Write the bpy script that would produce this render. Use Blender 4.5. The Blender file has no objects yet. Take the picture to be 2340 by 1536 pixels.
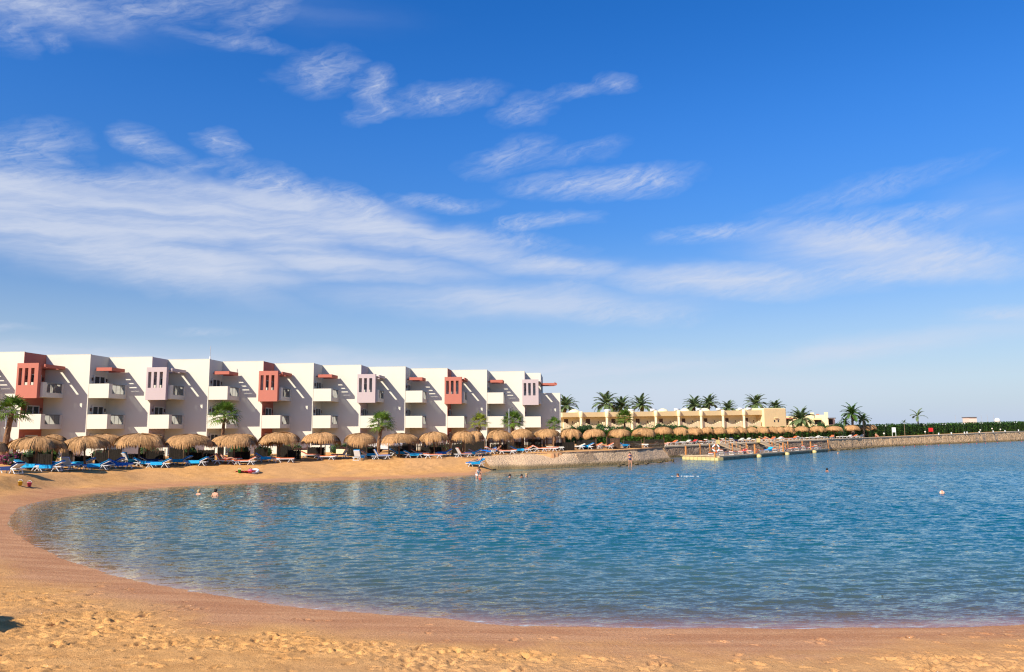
import bpy, bmesh, math, random
import numpy as np
from mathutils import Vector, Matrix, Euler
R = math.radians
random.seed(7); rng = np.random.default_rng(11)
scn = bpy.context.scene
COL = scn.collection

# ------------------------------------------------------------------ camera, sky, sun, exposure
F, PITCH, ROLL, EYE = 1755.0, 0.12295, 0.006, 4.0          # focal length in photo pixels (2340 wide)
cam_d = bpy.data.cameras.new('camera'); cam = bpy.data.objects.new('camera', cam_d); COL.objects.link(cam)
cam_d.sensor_width = 36.0; cam_d.lens = 36.0*F/2340.0; cam_d.clip_start = 0.1; cam_d.clip_end = 9000
cam.matrix_world = Matrix.Translation((0, 0, EYE)) @ Matrix.Rotation(math.pi/2+PITCH, 4, 'X') @ Matrix.Rotation(-ROLL, 4, 'Z')
scn.camera = cam

def ray(px, py):
    """direction (x right, y forward, z up) through a photo pixel"""
    u2, v2 = px-1170.0, py-768.0
    c, s = math.cos(ROLL), math.sin(ROLL)
    u = c*u2-s*v2; v = s*u2+c*v2
    dy, dz = -v/F, 1.0
    return Vector((u/F, dz*math.cos(PITCH)-dy*math.sin(PITCH), dy*math.cos(PITCH)+dz*math.sin(PITCH)))
def at_z(px, py, z=0.0):
    d = ray(px, py); return Vector((0, 0, EYE))+d*((z-EYE)/d.z)
def at_y(px, py, Y):
    d = ray(px, py); return Vector((0, 0, EYE))+d*(Y/d.y)

SUN_EL, SUN_AZ = 36.0, -138.8                               # azimuth from +Y towards +X
sdir = Vector((math.sin(R(SUN_AZ))*math.cos(R(SUN_EL)), math.cos(R(SUN_AZ))*math.cos(R(SUN_EL)), math.sin(R(SUN_EL))))
sun_d = bpy.data.lights.new('sun', 'SUN'); sun_d.energy = 5.0; sun_d.angle = R(0.5); sun_d.color = (1.0, 0.91, 0.77)
sun = bpy.data.objects.new('sun', sun_d); COL.objects.link(sun)
sun.rotation_euler = sdir.to_track_quat('Z', 'Y').to_euler()

scn.view_settings.view_transform = 'Standard'; scn.view_settings.look = 'None'
scn.view_settings.exposure = 0.62; scn.view_settings.gamma = 1.0
scn.view_settings.use_curve_mapping = False
scn.cycles.use_denoising = True; scn.cycles.denoiser = 'OPENIMAGEDENOISE'; scn.cycles.denoising_prefilter = 'NONE'; scn.cycles.sample_clamp_indirect = 4.0; scn.cycles.filter_width = 1.2

class NT:
    """small helper for writing node trees"""
    def __init__(s, tree): s.t = tree; s.n = tree.nodes; s.l = tree.links
    def node(s, typ, **kw):
        n = s.n.new(typ)
        for k, v in kw.items():
            if k == 'inp':
                for kk, vv in v.items():
                    if hasattr(vv, 'is_output') or isinstance(vv, bpy.types.NodeSocket): s.l.new(vv, n.inputs[kk])
                    else: n.inputs[kk].default_value = vv
            else: setattr(n, k, v)
        return n
    def math(s, op, a, b=None, c=None, clamp=False):
        n = s.n.new('ShaderNodeMath'); n.operation = op; n.use_clamp = clamp
        for i, x in enumerate((a, b, c)):
            if x is None: continue
            if isinstance(x, bpy.types.NodeSocket): s.l.new(x, n.inputs[i])
            else: n.inputs[i].default_value = x
        return n.outputs[0]
    def vmath(s, op, a, b=None, sc=None):
        n = s.n.new('ShaderNodeVectorMath'); n.operation = op
        for i, x in enumerate((a, b)):
            if x is None: continue
            if isinstance(x, bpy.types.NodeSocket): s.l.new(x, n.inputs[i])
            else: n.inputs[i].default_value = x
        if sc is not None:
            if isinstance(sc, bpy.types.NodeSocket): s.l.new(sc, n.inputs['Scale'])
            else: n.inputs['Scale'].default_value = sc
        return n.outputs[0] if op not in ('LENGTH', 'DOT_PRODUCT') else n.outputs[1]
    def mix(s, fac, a, b, blend='MIX'):
        n = s.n.new('ShaderNodeMix'); n.data_type = 'RGBA'; n.blend_type = blend
        for i, x in ((0, fac), (6, a), (7, b)):
            if isinstance(x, bpy.types.NodeSocket): s.l.new(x, n.inputs[i])
            elif i == 0: n.inputs[i].default_value = x
            else: n.inputs[i].default_value = (*x[:3], 1)
        return n.outputs[2]
    def noise(s, vec, scale, detail=3, rough=0.5, dist=0.0):
        n = s.n.new('ShaderNodeTexNoise'); n.inputs['Scale'].default_value = scale
        n.inputs['Detail'].default_value = detail; n.inputs['Roughness'].default_value = rough; n.inputs['Distortion'].default_value = dist
        if vec is not None: s.l.new(vec, n.inputs['Vector'])
        return n
    def mapping(s, vec, loc=(0, 0, 0), rot=(0, 0, 0), sc=(1, 1, 1), typ='POINT'):
        n = s.n.new('ShaderNodeMapping'); n.vector_type = typ
        n.inputs['Location'].default_value = loc; n.inputs['Rotation'].default_value = rot; n.inputs['Scale'].default_value = sc
        s.l.new(vec, n.inputs['Vector']); return n.outputs[0]
    def ramp(s, fac, lo, hi, a=0.0, b=1.0, smooth=True):
        n = s.n.new('ShaderNodeMapRange'); n.interpolation_type = 'SMOOTHSTEP' if smooth else 'LINEAR'
        n.inputs['From Min'].default_value = lo; n.inputs['From Max'].default_value = hi
        n.inputs['To Min'].default_value = a; n.inputs['To Max'].default_value = b
        s.l.new(fac, n.inputs['Value']); return n.outputs[0]

world = bpy.data.worlds.new('World'); scn.world = world; world.use_nodes = True
def build_sky():
    t = NT(world.node_tree); t.n.clear()
    sky = t.node('ShaderNodeTexSky', sky_type='NISHITA', sun_disc=False)
    sky.sun_elevation = R(SUN_EL); sky.sun_rotation = R(SUN_AZ) % (2*math.pi)
    sky.altitude = 0; sky.air_density = 1.0; sky.dust_density = 0.35; sky.ozone_density = 3.0
    g = t.node('ShaderNodeTexCoord').outputs['Generated']
    sx = t.node('ShaderNodeSeparateXYZ', inp={0: g})
    az = t.math('MULTIPLY', t.math('ARCTAN2', sx.outputs[0], sx.outputs[1]), 57.29578)
    el = t.math('MULTIPLY', t.math('ARCSINE', sx.outputs[2]), 57.29578)
    ae = t.node('ShaderNodeCombineXYZ', inp={0: az, 1: el}).outputs[0]     # the sky in degrees: azimuth, elevation
    # soft wandering of the coordinates so that cloud edges are not ellipses
    w1 = t.noise(t.mapping(ae, sc=(0.05, 0.10, 1)), 1.0, 4, 0.55)
    w2 = t.noise(t.mapping(ae, sc=(0.22, 0.5, 1)), 1.0, 3, 0.6)
    wv = t.vmath('ADD', t.vmath('MULTIPLY', t.vmath('SUBTRACT', w1.outputs['Color'], (0.5, 0.5, 0.5)), (12.0, 1.3, 0)),
                 t.vmath('MULTIPLY', t.vmath('SUBTRACT', w2.outputs['Color'], (0.5, 0.5, 0.5)), (3.6, 1.3, 0)))
    aew = t.vmath('ADD', ae, wv)
    def blobs(lst, vec):
        acc = None
        for (px, py, hw, hh, ang, wt) in lst:
            d = ray(px, py); d.normalize()
            a = math.degrees(math.atan2(d.x, d.y)); e = math.degrees(math.asin(d.z))
            k = 57.3/F*0.92
            m = t.mapping(vec, loc=(a, e, 0), rot=(0, 0, R(ang)), sc=(hw*k, hh*k, 1), typ='TEXTURE')
            gr = t.n.new('ShaderNodeTexGradient'); gr.gradient_type = 'SPHERICAL'; t.l.new(m, gr.inputs[0])
            v = t.math('MULTIPLY', gr.outputs['Fac'], wt)
            acc = v if acc is None else t.math('MAXIMUM', acc, v)
        return acc
    # broad veil (milky bands) and the fibrous wisps; photo pixel, half sizes, tilt, weight
    veil = blobs([(100, 490, 640, 105, 0, 1.35), (560, 500, 470, 105, -2, 1.35), (820, 520, 330, 80, -8, 1.2), (1020, 560, 330, 65, -8, 1.0), (300, 580, 640, 95, -4, 1.0), (750, 600, 620, 80, -4, .85), (420, 630, 420, 55, -12, .6), (1250, 615, 420, 55, -4, .65),
                  (1150, 690, 720, 70, -2, .75), (1930, 575, 400, 80, -9, .85), (1650, 640, 480, 62, -4, .75), (2080, 610, 280, 60, -6, .75), (450, 865, 1500, 95, 0, 1.35), (1250, 850, 800, 70, 1, .8), (1950, 800, 700, 45, 4, .6), (2330, 720, 300, 36, 2, .4),
                  (100, 20, 480, 75, 0, .34), (700, 20, 420, 80, 0, .2), (2300, 480, 260, 120, 0, .35)], aew)
    wisp = blobs([(50, 345, 150, 75, 20, .8), (30, 65, 90, 50, 20, .6), (145, 98, 60, 30, 10, .5), (90, 12, 330, 60, 4, .85), (350, 30, 220, 60, 20, .6), (430, 10, 300, 60, 20, .55),
                  (600, 30, 130, 60, 40, .55), (345, 330, 100, 52, -12, .75), (512, 325, 52, 42, 0, .95), (430, 382, 110, 20, 22, .55), (125, 370, 60, 36, 30, .55),
                  (560, 100, 190, 20, 0, .5), (750, 165, 115, 60, 25, .8), (850, 205, 80, 55, 25, .95), (840, 250, 90, 30, 25, .7), (1010, 228, 200, 40, 8, .7),
                  (1190, 255, 110, 40, 15, .6), (1395, 190, 65, 28, -5, .7), (1300, 210, 150, 22, 10, .5), (1160, 362, 130, 55, 10, .7), (1310, 350, 150, 30, 12, .45),
                  (1370, 418, 270, 45, 3, 1.05), (1460, 415, 140, 42, 3, 1.0), (1240, 505, 150, 28, 5, .95), (1000, 465, 190, 25, 0, .8), (640, 432, 200, 55, -14, 1.1), (800, 480, 130, 60, -25, 1.0),
                  (1270, 605, 190, 32, -8, .8), (1180, 545, 220, 36, -8, .7), (1950, 440, 320, 40, 8, .45), (1610, 530, 170, 28, 2, .8), (1950, 540, 280, 65, -8, .85),
                  (2040, 505, 180, 35, 4, .7), (2150, 590, 220, 60, -6, .8), (2050, 625, 330, 36, -2, .8), (1700, 645, 340, 50, -5, .75), (1420, 715, 260, 36, -4, .6),
                  (240, 415, 260, 40, 5, .8), (45, 410, 160, 45, 10, .9), (300, 600, 240, 60, -16, .6), (480, 625, 150, 30, -22, .6), (2290, 720, 160, 24, 0, .7),
                  (500, 755, 130, 14, 2, .5), (30, 750, 110, 14, 4, .5), (1330, 660, 80, 30, 0, .5)], aew)
    # streaks: long fibres, slightly climbing to the right, warped by the same wandering
    low = blobs([(420, 905, 1500, 140, 0, 2.2), (1500, 900, 900, 90, 1, 1.2)], t.vmath('ADD', ae, t.vmath('SCALE', wv, sc=0.25)))
    f1 = t.noise(t.mapping(aew, rot=(0, 0, R(3)), sc=(13, 0.95, 1), typ='TEXTURE'), 1.0, 5, 0.56)
    f2 = t.noise(t.mapping(t.vmath('ADD', ae, t.vmath('SCALE', wv, sc=0.75)), rot=(0, 0, R(24)), sc=(3.2, 0.45, 1), typ='TEXTURE'), 1.0, 5, 0.6, 0.0)
    f3 = t.noise(t.mapping(ae, rot=(0, 0, R(16)), sc=(1.5, 0.22, 1), typ='TEXTURE'), 1.0, 5, 0.65, 0.0)
    fa = t.math('ADD', t.math('MULTIPLY', f1.outputs['Fac'], 0.84), t.math('MULTIPLY', f3.outputs['Fac'], 0.16))
    f4 = t.noise(t.mapping(aew, rot=(0, 0, R(15)), sc=(1.5, 0.75, 1), typ='TEXTURE'), 1.0, 7, 0.68, 0.6)
    fb = t.math('ADD', t.math('ADD', t.math('MULTIPLY', f2.outputs['Fac'], 0.34), t.math('MULTIPLY', f3.outputs['Fac'], 0.22)), t.math('MULTIPLY', f4.outputs['Fac'], 0.44))
    dv = t.math('MULTIPLY', t.ramp(veil, 0.02, 0.85), t.ramp(fa, 0.28, 0.66, 0.5, 1.0))
    dv = t.math('MAXIMUM', dv, t.math('MULTIPLY', t.ramp(low, 0.0, 1.1), 0.62))
    dw = t.math('MULTIPLY', t.ramp(wisp, 0.0, 0.95, 0, 1, False), t.ramp(fb, 0.30, 0.74))
    dens = t.math('SUBTRACT', 1.0, t.math('MULTIPLY', t.math('SUBTRACT', 1.0, t.math('MULTIPLY', dv, 0.84)), t.math('SUBTRACT', 1.0, t.math('MULTIPLY', dw, 0.95))))
    gam = t.node('ShaderNodeGamma', inp={'Color': sky.outputs[0], 'Gamma': 1.0})
    hsv = t.node('ShaderNodeHueSaturation', inp={'Hue': 0.514, 'Saturation': 1.39, 'Value': 1.60, 'Color': gam.outputs[0]})
    base = t.vmath('SCALE', hsv.outputs[0], sc=t.ramp(el, 2.0, 24.0, 0.62, 1.0)); base = t.mix(t.math('POWER', t.ramp(el, -0.5, 15.0, 1.0, 0.0, False), 1.6), base, (4.6, 5.5, 7.3)); col = t.mix(dens, base, (6.0, 6.5, 7.7))
    bg = t.node('ShaderNodeBackground', inp={'Color': col, 'Strength': 0.072})
    out = t.node('ShaderNodeOutputWorld', inp={'Surface': bg.outputs[0]})
build_sky()
world.cycles.sampling_method = 'MANUAL'; world.cycles.sample_map_resolution = 512

# ------------------------------------------------------------------ object helpers
def tag(o, label=None, cat=None, group=None, kind=None):
    if label: o['label'] = label
    if cat: o['category'] = cat
    if group: o['group'] = group
    if kind: o['kind'] = kind
    return o
def empty(name, loc=(0, 0, 0), rz=0.0, label=None, cat=None, group=None):
    o = bpy.data.objects.new(name, None); COL.objects.link(o); o.location = loc; o.rotation_euler.z = rz
    o.empty_display_size = 0.3
    return tag(o, label, cat, group)
def copy_tree(o, parent=None):
    c = o.copy(); COL.objects.link(c)
    if parent: c.parent = parent
    for ch in list(o.children): copy_tree(ch, c)
    return c

class MB:
    """collects shapes and links them as ONE mesh object"""
    def __init__(s): s.v = []; s.f = []; s.tone = []
    def add(s, vs, fs, tone=None):
        b = len(s.v); s.v += [tuple(p) for p in vs]; s.f += [tuple(i+b for i in f) for f in fs]
        s.tone += [random.random() if tone is None else tone]*len(vs)
    def box(s, c, size, rz=0.0, M=None, tone=None):
        x, y, z = size[0]/2, size[1]/2, size[2]/2
        vs = [Vector((a*x, b*y, d*z)) for a in (-1, 1) for b in (-1, 1) for d in (-1, 1)]
        if M is None: M = Matrix.Translation(c) @ Matrix.Rotation(rz, 4, 'Z')
        s.add([M @ p for p in vs], [(0, 1, 3, 2), (4, 6, 7, 5), (0, 4, 5, 1), (2, 3, 7, 6), (0, 2, 6, 4), (1, 5, 7, 3)], tone)
    def hexa(s, p, tone=None):     # eight corners: bottom 4 ccw, top 4 ccw
        s.add(p, [(3, 2, 1, 0), (4, 5, 6, 7), (0, 1, 5, 4), (1, 2, 6, 5), (2, 3, 7, 6), (3, 0, 4, 7)], tone)
    def tube(s, pts, rad, n=8, cap=True, tone=None):
        pts = [Vector(p) for p in pts]; rad = rad if hasattr(rad, '__len__') else [rad]*len(pts)
        vs = []; fs = []
        for i, p in enumerate(pts):
            d = (pts[min(i+1, len(pts)-1)]-pts[max(i-1, 0)]).normalized()
            a = d.orthogonal().normalized() if i == 0 else (a-d*a.dot(d)).normalized()
            b = d.cross(a)
            for k in range(n):
                t = 2*math.pi*k/n; vs.append(p+(a*math.cos(t)+b*math.sin(t))*rad[i])
        for i in range(len(pts)-1):
            for k in range(n): fs.append((i*n+k, i*n+(k+1) % n, (i+1)*n+(k+1) % n, (i+1)*n+k))
        if cap: fs += [tuple(reversed(range(n))), tuple(range((len(pts)-1)*n, len(pts)*n))]
        s.add(vs, fs, tone)
    def lathe(s, prof, c=(0, 0, 0), n=20, tone=None):
        vs = []; fs = []
        for r, z in prof:
            for k in range(n):
                t = 2*math.pi*k/n; vs.append((c[0]+r*math.cos(t), c[1]+r*math.sin(t), c[2]+z))
        for i in range(len(prof)-1):
            for k in range(n): fs.append((i*n+k, i*n+(k+1) % n, (i+1)*n+(k+1) % n, (i+1)*n+k))
        s.add(vs, fs, tone)
    def quad(s, a, b, c, d, tone=None): s.add([a, b, c, d], [(0, 1, 2, 3)], tone)
    def blade(s, pts, side, w0, tone=None):   # a leaf: strip that tapers to a tip
        n = len(pts); vs = []; fs = []
        for i, p in enumerate(pts):
            w = w0*(1-(i/(n-1))**1.5*0.85)
            vs += [p-side*w*0.5, p+side*w*0.5]
        for i in range(n-1): fs.append((2*i, 2*i+1, 2*i+3, 2*i+2))
        s.add(vs, fs, tone)
    def build(s, name, m, parent=None, smooth=False, bevel=0.0):
        me = bpy.data.meshes.new(name); me.from_pydata(s.v, [], s.f); me.update()
        at = me.attributes.new('tone', 'FLOAT', 'POINT'); at.data.foreach_set('value', np.array(s.tone, dtype=np.float32))
        if smooth: me.polygons.foreach_set('use_smooth', [True]*len(me.polygons))
        me.materials.append(m)
        o = bpy.data.objects.new(name, me); COL.objects.link(o)
        if parent: o.parent = parent
        if bevel:
            bm = bmesh.new(); bm.from_mesh(me)
            bmesh.ops.bevel(bm, geom=bm.edges[:], offset=bevel, segments=2, affect='EDGES', profile=0.6); bm.to_mesh(me); bm.free()
        return o

def grid_mesh(name, xs, ys, Z, m, keep=None, attrs=None, smooth=True):
    nx, ny = len(xs), len(ys)
    X, Y = np.meshgrid(xs, ys)
    co = np.stack([X.ravel(), Y.ravel(), Z.ravel()], 1).astype(np.float32)
    i = np.arange((ny-1)*(nx-1)); r, c = i//(nx-1), i % (nx-1)
    q = np.stack([r*nx+c, r*nx+c+1, (r+1)*nx+c+1, (r+1)*nx+c], 1)
    if keep is not None: q = q[keep.ravel()[q].any(1)]
    used = np.unique(q); remap = np.zeros(nx*ny, dtype=np.int32); remap[used] = np.arange(len(used)); q = remap[q]; co = co[used]
    me = bpy.data.meshes.new(name); me.vertices.add(len(co)); me.vertices.foreach_set('co', co.ravel())
    me.loops.add(q.size); me.loops.foreach_set('vertex_index', q.ravel().astype(np.int32))
    me.polygons.add(len(q)); me.polygons.foreach_set('loop_start', np.arange(0, q.size, 4, dtype=np.int32))
    me.polygons.foreach_set('loop_total', np.full(len(q), 4, dtype=np.int32))
    me.update(calc_edges=True); me.validate()
    me.polygons.foreach_set('use_smooth', [smooth]*len(me.polygons))
    for k, a in (attrs or {}).items():
        at = me.attributes.new(k, 'FLOAT', 'POINT'); at.data.foreach_set('value', a.ravel()[used].astype(np.float32))
    me.materials.append(m)
    o = bpy.data.objects.new(name, me); COL.objects.link(o); return o

ONES = ['', 'first', 'second', 'third', 'fourth', 'fifth', 'sixth', 'seventh', 'eighth', 'ninth', 'tenth', 'eleventh', 'twelfth', 'thirteenth', 'fourteenth', 'fifteenth', 'sixteenth', 'seventeenth', 'eighteenth', 'nineteenth', 'twentieth']
def ordn(n):
    if n <= 20: return ONES[n]
    tens = {2: 'twenty', 3: 'thirty', 4: 'forty', 5: 'fifty', 6: 'sixty'}[n//10]
    if n % 10 == 0: return tens[:-1]+'ieth'
    return tens+'-'+ONES[n % 10]

# ------------------------------------------------------------------ materials (all procedural)
def pmat(name, col, rough=0.7, var=0.12, scale=3.0, bump=0.0, bscale=40.0, tone=0.0, col2=None, metallic=0.0, spec=0.3, trans=0.0, stretch=(1, 1, 1), objvar=0.0):
    col = tuple(x*ALB for x in col); col2 = col2 and tuple(x*ALB for x in col2)
    m = bpy.data.materials.new(name); m.use_nodes = True; t = NT(m.node_tree); t.n.clear()
    tc = t.node('ShaderNodeTexCoord').outputs['Object']
    vec = t.mapping(tc, sc=stretch)
    nz = t.noise(vec, scale, 5, 0.6).outputs['Fac']
    c2 = col2 or tuple(x*0.45 for x in col)
    c = t.mix(t.ramp(nz, 0.3, 0.75, 0.0, 1.0), tuple(min(1, x*(1+var)) for x in col), tuple(x*(1-var*1.4) for x in col))
    if tone:
        a = t.node('ShaderNodeAttribute', attribute_name='tone').outputs['Fac']
        c = t.mix(t.math('MULTIPLY', a, tone), c, c2)
    if objvar:
        oi = t.node('ShaderNodeObjectInfo').outputs['Random']
        c = t.mix(t.math('MULTIPLY', oi, objvar), c, tuple(x*0.55 for x in col))
    b = t.node('ShaderNodeBsdfPrincipled', inp={'Base Color': c, 'Roughness': rough, 'Metallic': metallic, 'Specular IOR Level': spec})
    sh = b.outputs[0]
    if bump:
        nb = t.noise(vec, bscale, 4, 0.65).outputs['Fac']
        bp = t.node('ShaderNodeBump', inp={'Height': nb, 'Strength': bump, 'Distance': 0.05}); t.l.new(bp.outputs[0], b.inputs['Normal'])
    if trans:
        tr = t.node('ShaderNodeBsdfTranslucent', inp={'Color': c})
        sh = t.node('ShaderNodeMixShader', inp={0: trans, 1: sh, 2: tr.outputs[0]}).outputs[0]
    t.node('ShaderNodeOutputMaterial', inp={'Surface': sh})
    return m
M = {}; ALB = 0.86      # overall paint and cloth reflectance
def wall_mat(name, col, stain=0.10):
    col = tuple(x*ALB for x in col)
    """painted render: faint cloudy weathering and vertical run-off streaks"""
    m = bpy.data.materials.new(name); m.use_nodes = True; t = NT(m.node_tree); t.n.clear()
    tc = t.node('ShaderNodeTexCoord').outputs['Object']
    n1 = t.noise(tc, 0.45, 5, 0.6).outputs['Fac']; n2 = t.noise(t.mapping(tc, sc=(2.2, 2.2, 0.12)), 1.5, 4, 0.6).outputs['Fac']
    k = t.math('MULTIPLY', t.ramp(n1, 0.45, 0.8), stain); k2 = t.math('MULTIPLY', t.ramp(n2, 0.55, 0.8), stain*0.8)
    c = t.mix(t.math('ADD', k, k2), col, (col[0]*0.62, col[1]*0.56, col[2]*0.48))
    nb = t.noise(tc, 30, 3).outputs['Fac']
    bp = t.node('ShaderNodeBump', inp={'Height': nb, 'Strength': 0.12, 'Distance': 0.02})
    b = t.node('ShaderNodeBsdfPrincipled', inp={'Base Color': c, 'Roughness': 0.85, 'Specular IOR Level': 0.2, 'Normal': bp.outputs[0]})
    t.node('ShaderNodeOutputMaterial', inp={'Surface': b.outputs[0]}); return m
M['white'] = wall_mat('white_render', (0.70, 0.67, 0.56))
M['red'] = wall_mat('salmon_render', (0.50, 0.175, 0.125)); M['violet'] = wall_mat('lilac_render', (0.52, 0.425, 0.42))
M['redbeam'] = wall_mat('salmon_beam', (0.48, 0.15, 0.105)); M['cream'] = wall_mat('cream_render', (0.90, 0.70, 0.37), 0.16)
M['cream_light'] = wall_mat('pale_cream_render', (0.92, 0.78, 0.48), 0.12)
M['palewall'] = wall_mat('pale_rose_render', (0.72, 0.58, 0.50))
M['frame'] = pmat('door_frame_paint', (0.62, 0.60, 0.55), 0.5)
M['dark'] = pmat('painted_recess_shade', (0.02, 0.02, 0.025), 0.6)  # near-black colour standing in for shade inside the villa's recesses
M['wood'] = pmat('dark_wood', (0.10, 0.055, 0.035), 0.7, 0.3, 6, stretch=(1, 1, .2))
M['lampbrown'] = pmat('lamp_brown_metal', (0.09, 0.045, 0.035), 0.5)
M['darkpole'] = pmat('dark_green_pole', (0.03, 0.05, 0.03), 0.5)
M['rail'] = pmat('grey_metal_rail', (0.22, 0.22, 0.22), 0.4, metallic=0.6)
M['steel'] = pmat('pale_metal', (0.55, 0.56, 0.57), 0.4, metallic=0.5)
M['post'] = pmat('parasol_post_wood', (0.16, 0.09, 0.05), 0.85, 0.3, 5, 0.4, 30, stretch=(1, 1, .25))
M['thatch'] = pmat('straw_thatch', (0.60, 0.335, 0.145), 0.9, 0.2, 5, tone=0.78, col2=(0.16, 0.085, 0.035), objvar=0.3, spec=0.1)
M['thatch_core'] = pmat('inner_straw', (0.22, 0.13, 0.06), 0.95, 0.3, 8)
M['white_plastic'] = pmat('white_plastic', (0.75, 0.75, 0.73), 0.45, 0.05)
for nm, c in dict(blue=(0.012, 0.16, 0.56), cyan=(0.02, 0.42, 0.80), orange=(0.72, 0.16, 0.05), red=(0.55, 0.04, 0.03), navy=(0.01, 0.03, 0.13), cream=(0.75, 0.68, 0.55)).items():
    M['fab_'+nm] = pmat('fabric_'+nm, c, 0.85, 0.15, 9, 0.3, 60)
M['bark'] = pmat('palm_bark', (0.235, 0.125, 0.065), 0.9, 0.35, 7, 0.6, 14, stretch=(1, 1, 2.5))
M['bark_grey'] = pmat('grey_palm_bark', (0.20, 0.14, 0.09), 0.9, 0.35, 7, 0.6, 14, stretch=(1, 1, 2.5))
M['fan'] = pmat('fan_palm_leaf', (0.17, 0.27, 0.03), 0.55, 0.25, 2, tone=0.8, col2=(0.03, 0.085, 0.010), trans=0.2)
M['fan_pale'] = pmat('fan_palm_pale_leaf', (0.38, 0.42, 0.04), 0.55, 0.25, 2, tone=0.8, col2=(0.075, 0.13, 0.015), trans=0.25)
M['date'] = pmat('date_palm_leaf', (0.24, 0.31, 0.12), 0.5, 0.25, 2, tone=0.85, col2=(0.08, 0.15, 0.06), trans=0.35)
M['deadleaf'] = pmat('dry_palm_leaf', (0.30, 0.21, 0.09), 0.8, 0.3, 3, tone=0.7)
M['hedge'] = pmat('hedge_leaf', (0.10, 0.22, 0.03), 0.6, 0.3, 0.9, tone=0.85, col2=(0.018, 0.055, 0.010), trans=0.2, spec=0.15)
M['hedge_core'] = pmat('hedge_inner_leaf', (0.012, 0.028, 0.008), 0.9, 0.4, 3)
M['shrub'] = pmat('shrub_leaf', (0.11, 0.22, 0.03), 0.6, 0.3, 1.5, tone=0.85, col2=(0.015, 0.045, 0.008), trans=0.2)
M['redshrub'] = pmat('dark_red_shrub_leaf', (0.12, 0.035, 0.03), 0.6, 0.3, 1.5, tone=0.8, trans=0.2)
M['bougain'] = pmat('pink_flower_leaf', (0.35, 0.06, 0.16), 0.6, 0.3, 1.5, tone=0.8, trans=0.2)
M['reed'] = pmat('reed_painted_shade', (0.020, 0.015, 0.010), 0.9, 0.35, 4, 0.8, 18, stretch=(1, 1, 5))  # reed darkened to near black in place of the parasols' shade
M['picket'] = pmat('brown_picket_wood', (0.12, 0.065, 0.035), 0.8, 0.3, 6)
M['orangepost'] = pmat('varnished_orange_wood', (0.50, 0.20, 0.055), 0.6, 0.25, 5, stretch=(1, 1, .2))
M['deck'] = pmat('pontoon_deck', (0.42, 0.30, 0.18), 0.8, 0.2, 2, 0.4, 10, stretch=(1, 6, 1))
M['float'] = pmat('cream_float_plastic', (0.60, 0.47, 0.20), 0.55, 0.1, 2)
M['hull'] = pmat('weathered_dock_side', (0.15, 0.17, 0.13), 0.7, 0.25, 1.2)
M['rope'] = pmat('beige_rope', (0.55, 0.42, 0.28), 0.9)
M['skin'] = pmat('fair_skin', (0.56, 0.27, 0.165), 0.55, 0.08, 3); M['skin_tan'] = pmat('tanned_skin', (0.36, 0.15, 0.08), 0.5, 0.08, 3)  # a fair skin tone and a tanned one
M['hair_dark'] = pmat('dark_hair', (0.015, 0.010, 0.008), 0.6); M['hair_brown'] = pmat('brown_hair', (0.10, 0.05, 0.025), 0.6); M['hair_fair'] = pmat('fair_hair', (0.42, 0.28, 0.13), 0.6)
M['signwhite'] = pmat('white_sign_paint', (0.78, 0.78, 0.75), 0.6, 0.05); M['signred'] = pmat('red_sign_paint', (0.70, 0.02, 0.02), 0.5, 0.08)
M['yellow'] = pmat('yellow_plastic', (0.80, 0.50, 0.03), 0.5); M['green'] = pmat('green_plastic', (0.05, 0.45, 0.06), 0.5); M['pink'] = pmat('pink_plastic', (0.75, 0.10, 0.20), 0.5)
M['globe'] = pmat('opal_globe', (0.80, 0.74, 0.62), 0.35); M['carwhite'] = pmat('white_car_paint', (0.72, 0.72, 0.70), 0.25, 0.03, spec=0.6)
M['tyre'] = pmat('black_rubber', (0.015, 0.015, 0.015), 0.8); M['carglass'] = pmat('dark_car_glass', (0.02, 0.025, 0.03), 0.08, spec=0.7)
M['roofgrey'] = pmat('grey_roof', (0.12, 0.11, 0.11), 0.8)
M['buoy_pink'] = pmat('faded_buoy_plastic', (0.72, 0.50, 0.40), 0.5)
M['foam'] = pmat('white_foam', (0.8, 0.82, 0.82), 0.8)

def glass_mat(name, tint, tfac, rough=0.03):
    m = bpy.data.materials.new(name); m.use_nodes = True; t = NT(m.node_tree); t.n.clear()
    tr = t.node('ShaderNodeBsdfTransparent', inp={'Color': (*tint, 1)})
    gl = t.node('ShaderNodeBsdfGlossy', inp={'Roughness': rough, 'Color': (0.9, 0.95, 1, 1)})
    fr = t.node('ShaderNodeFresnel', inp={'IOR': 1.5})
    fac = t.math('ADD', fr.outputs[0], tfac, clamp=True)
    mx = t.node('ShaderNodeMixShader', inp={0: fac, 1: tr.outputs[0], 2: gl.outputs[0]})
    t.node('ShaderNodeOutputMaterial', inp={'Surface': mx.outputs[0]}); return m
def frosted():
    m = bpy.data.materials.new('frosted_balcony_glass'); m.use_nodes = True; t = NT(m.node_tree); t.n.clear()
    a = t.node('ShaderNodeBsdfTransparent', inp={'Color': (0.75, 0.78, 0.78, 1)}); b = t.node('ShaderNodeBsdfTranslucent', inp={'Color': (0.75, 0.74, 0.70, 1)})
    mx = t.node('ShaderNodeMixShader', inp={0: 0.62, 1: a.outputs[0], 2: b.outputs[0]})
    gl = t.node('ShaderNodeBsdfGlossy', inp={'Roughness': 0.05}); m2 = t.node('ShaderNodeMixShader', inp={0: 0.06, 1: mx.outputs[0], 2: gl.outputs[0]})
    t.node('ShaderNodeOutputMaterial', inp={'Surface': m2.outputs[0]}); return m
M['balcony_glass'] = frosted()
M['pane'] = glass_mat('door_pane', (0.10, 0.11, 0.13), 0.05)

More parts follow.
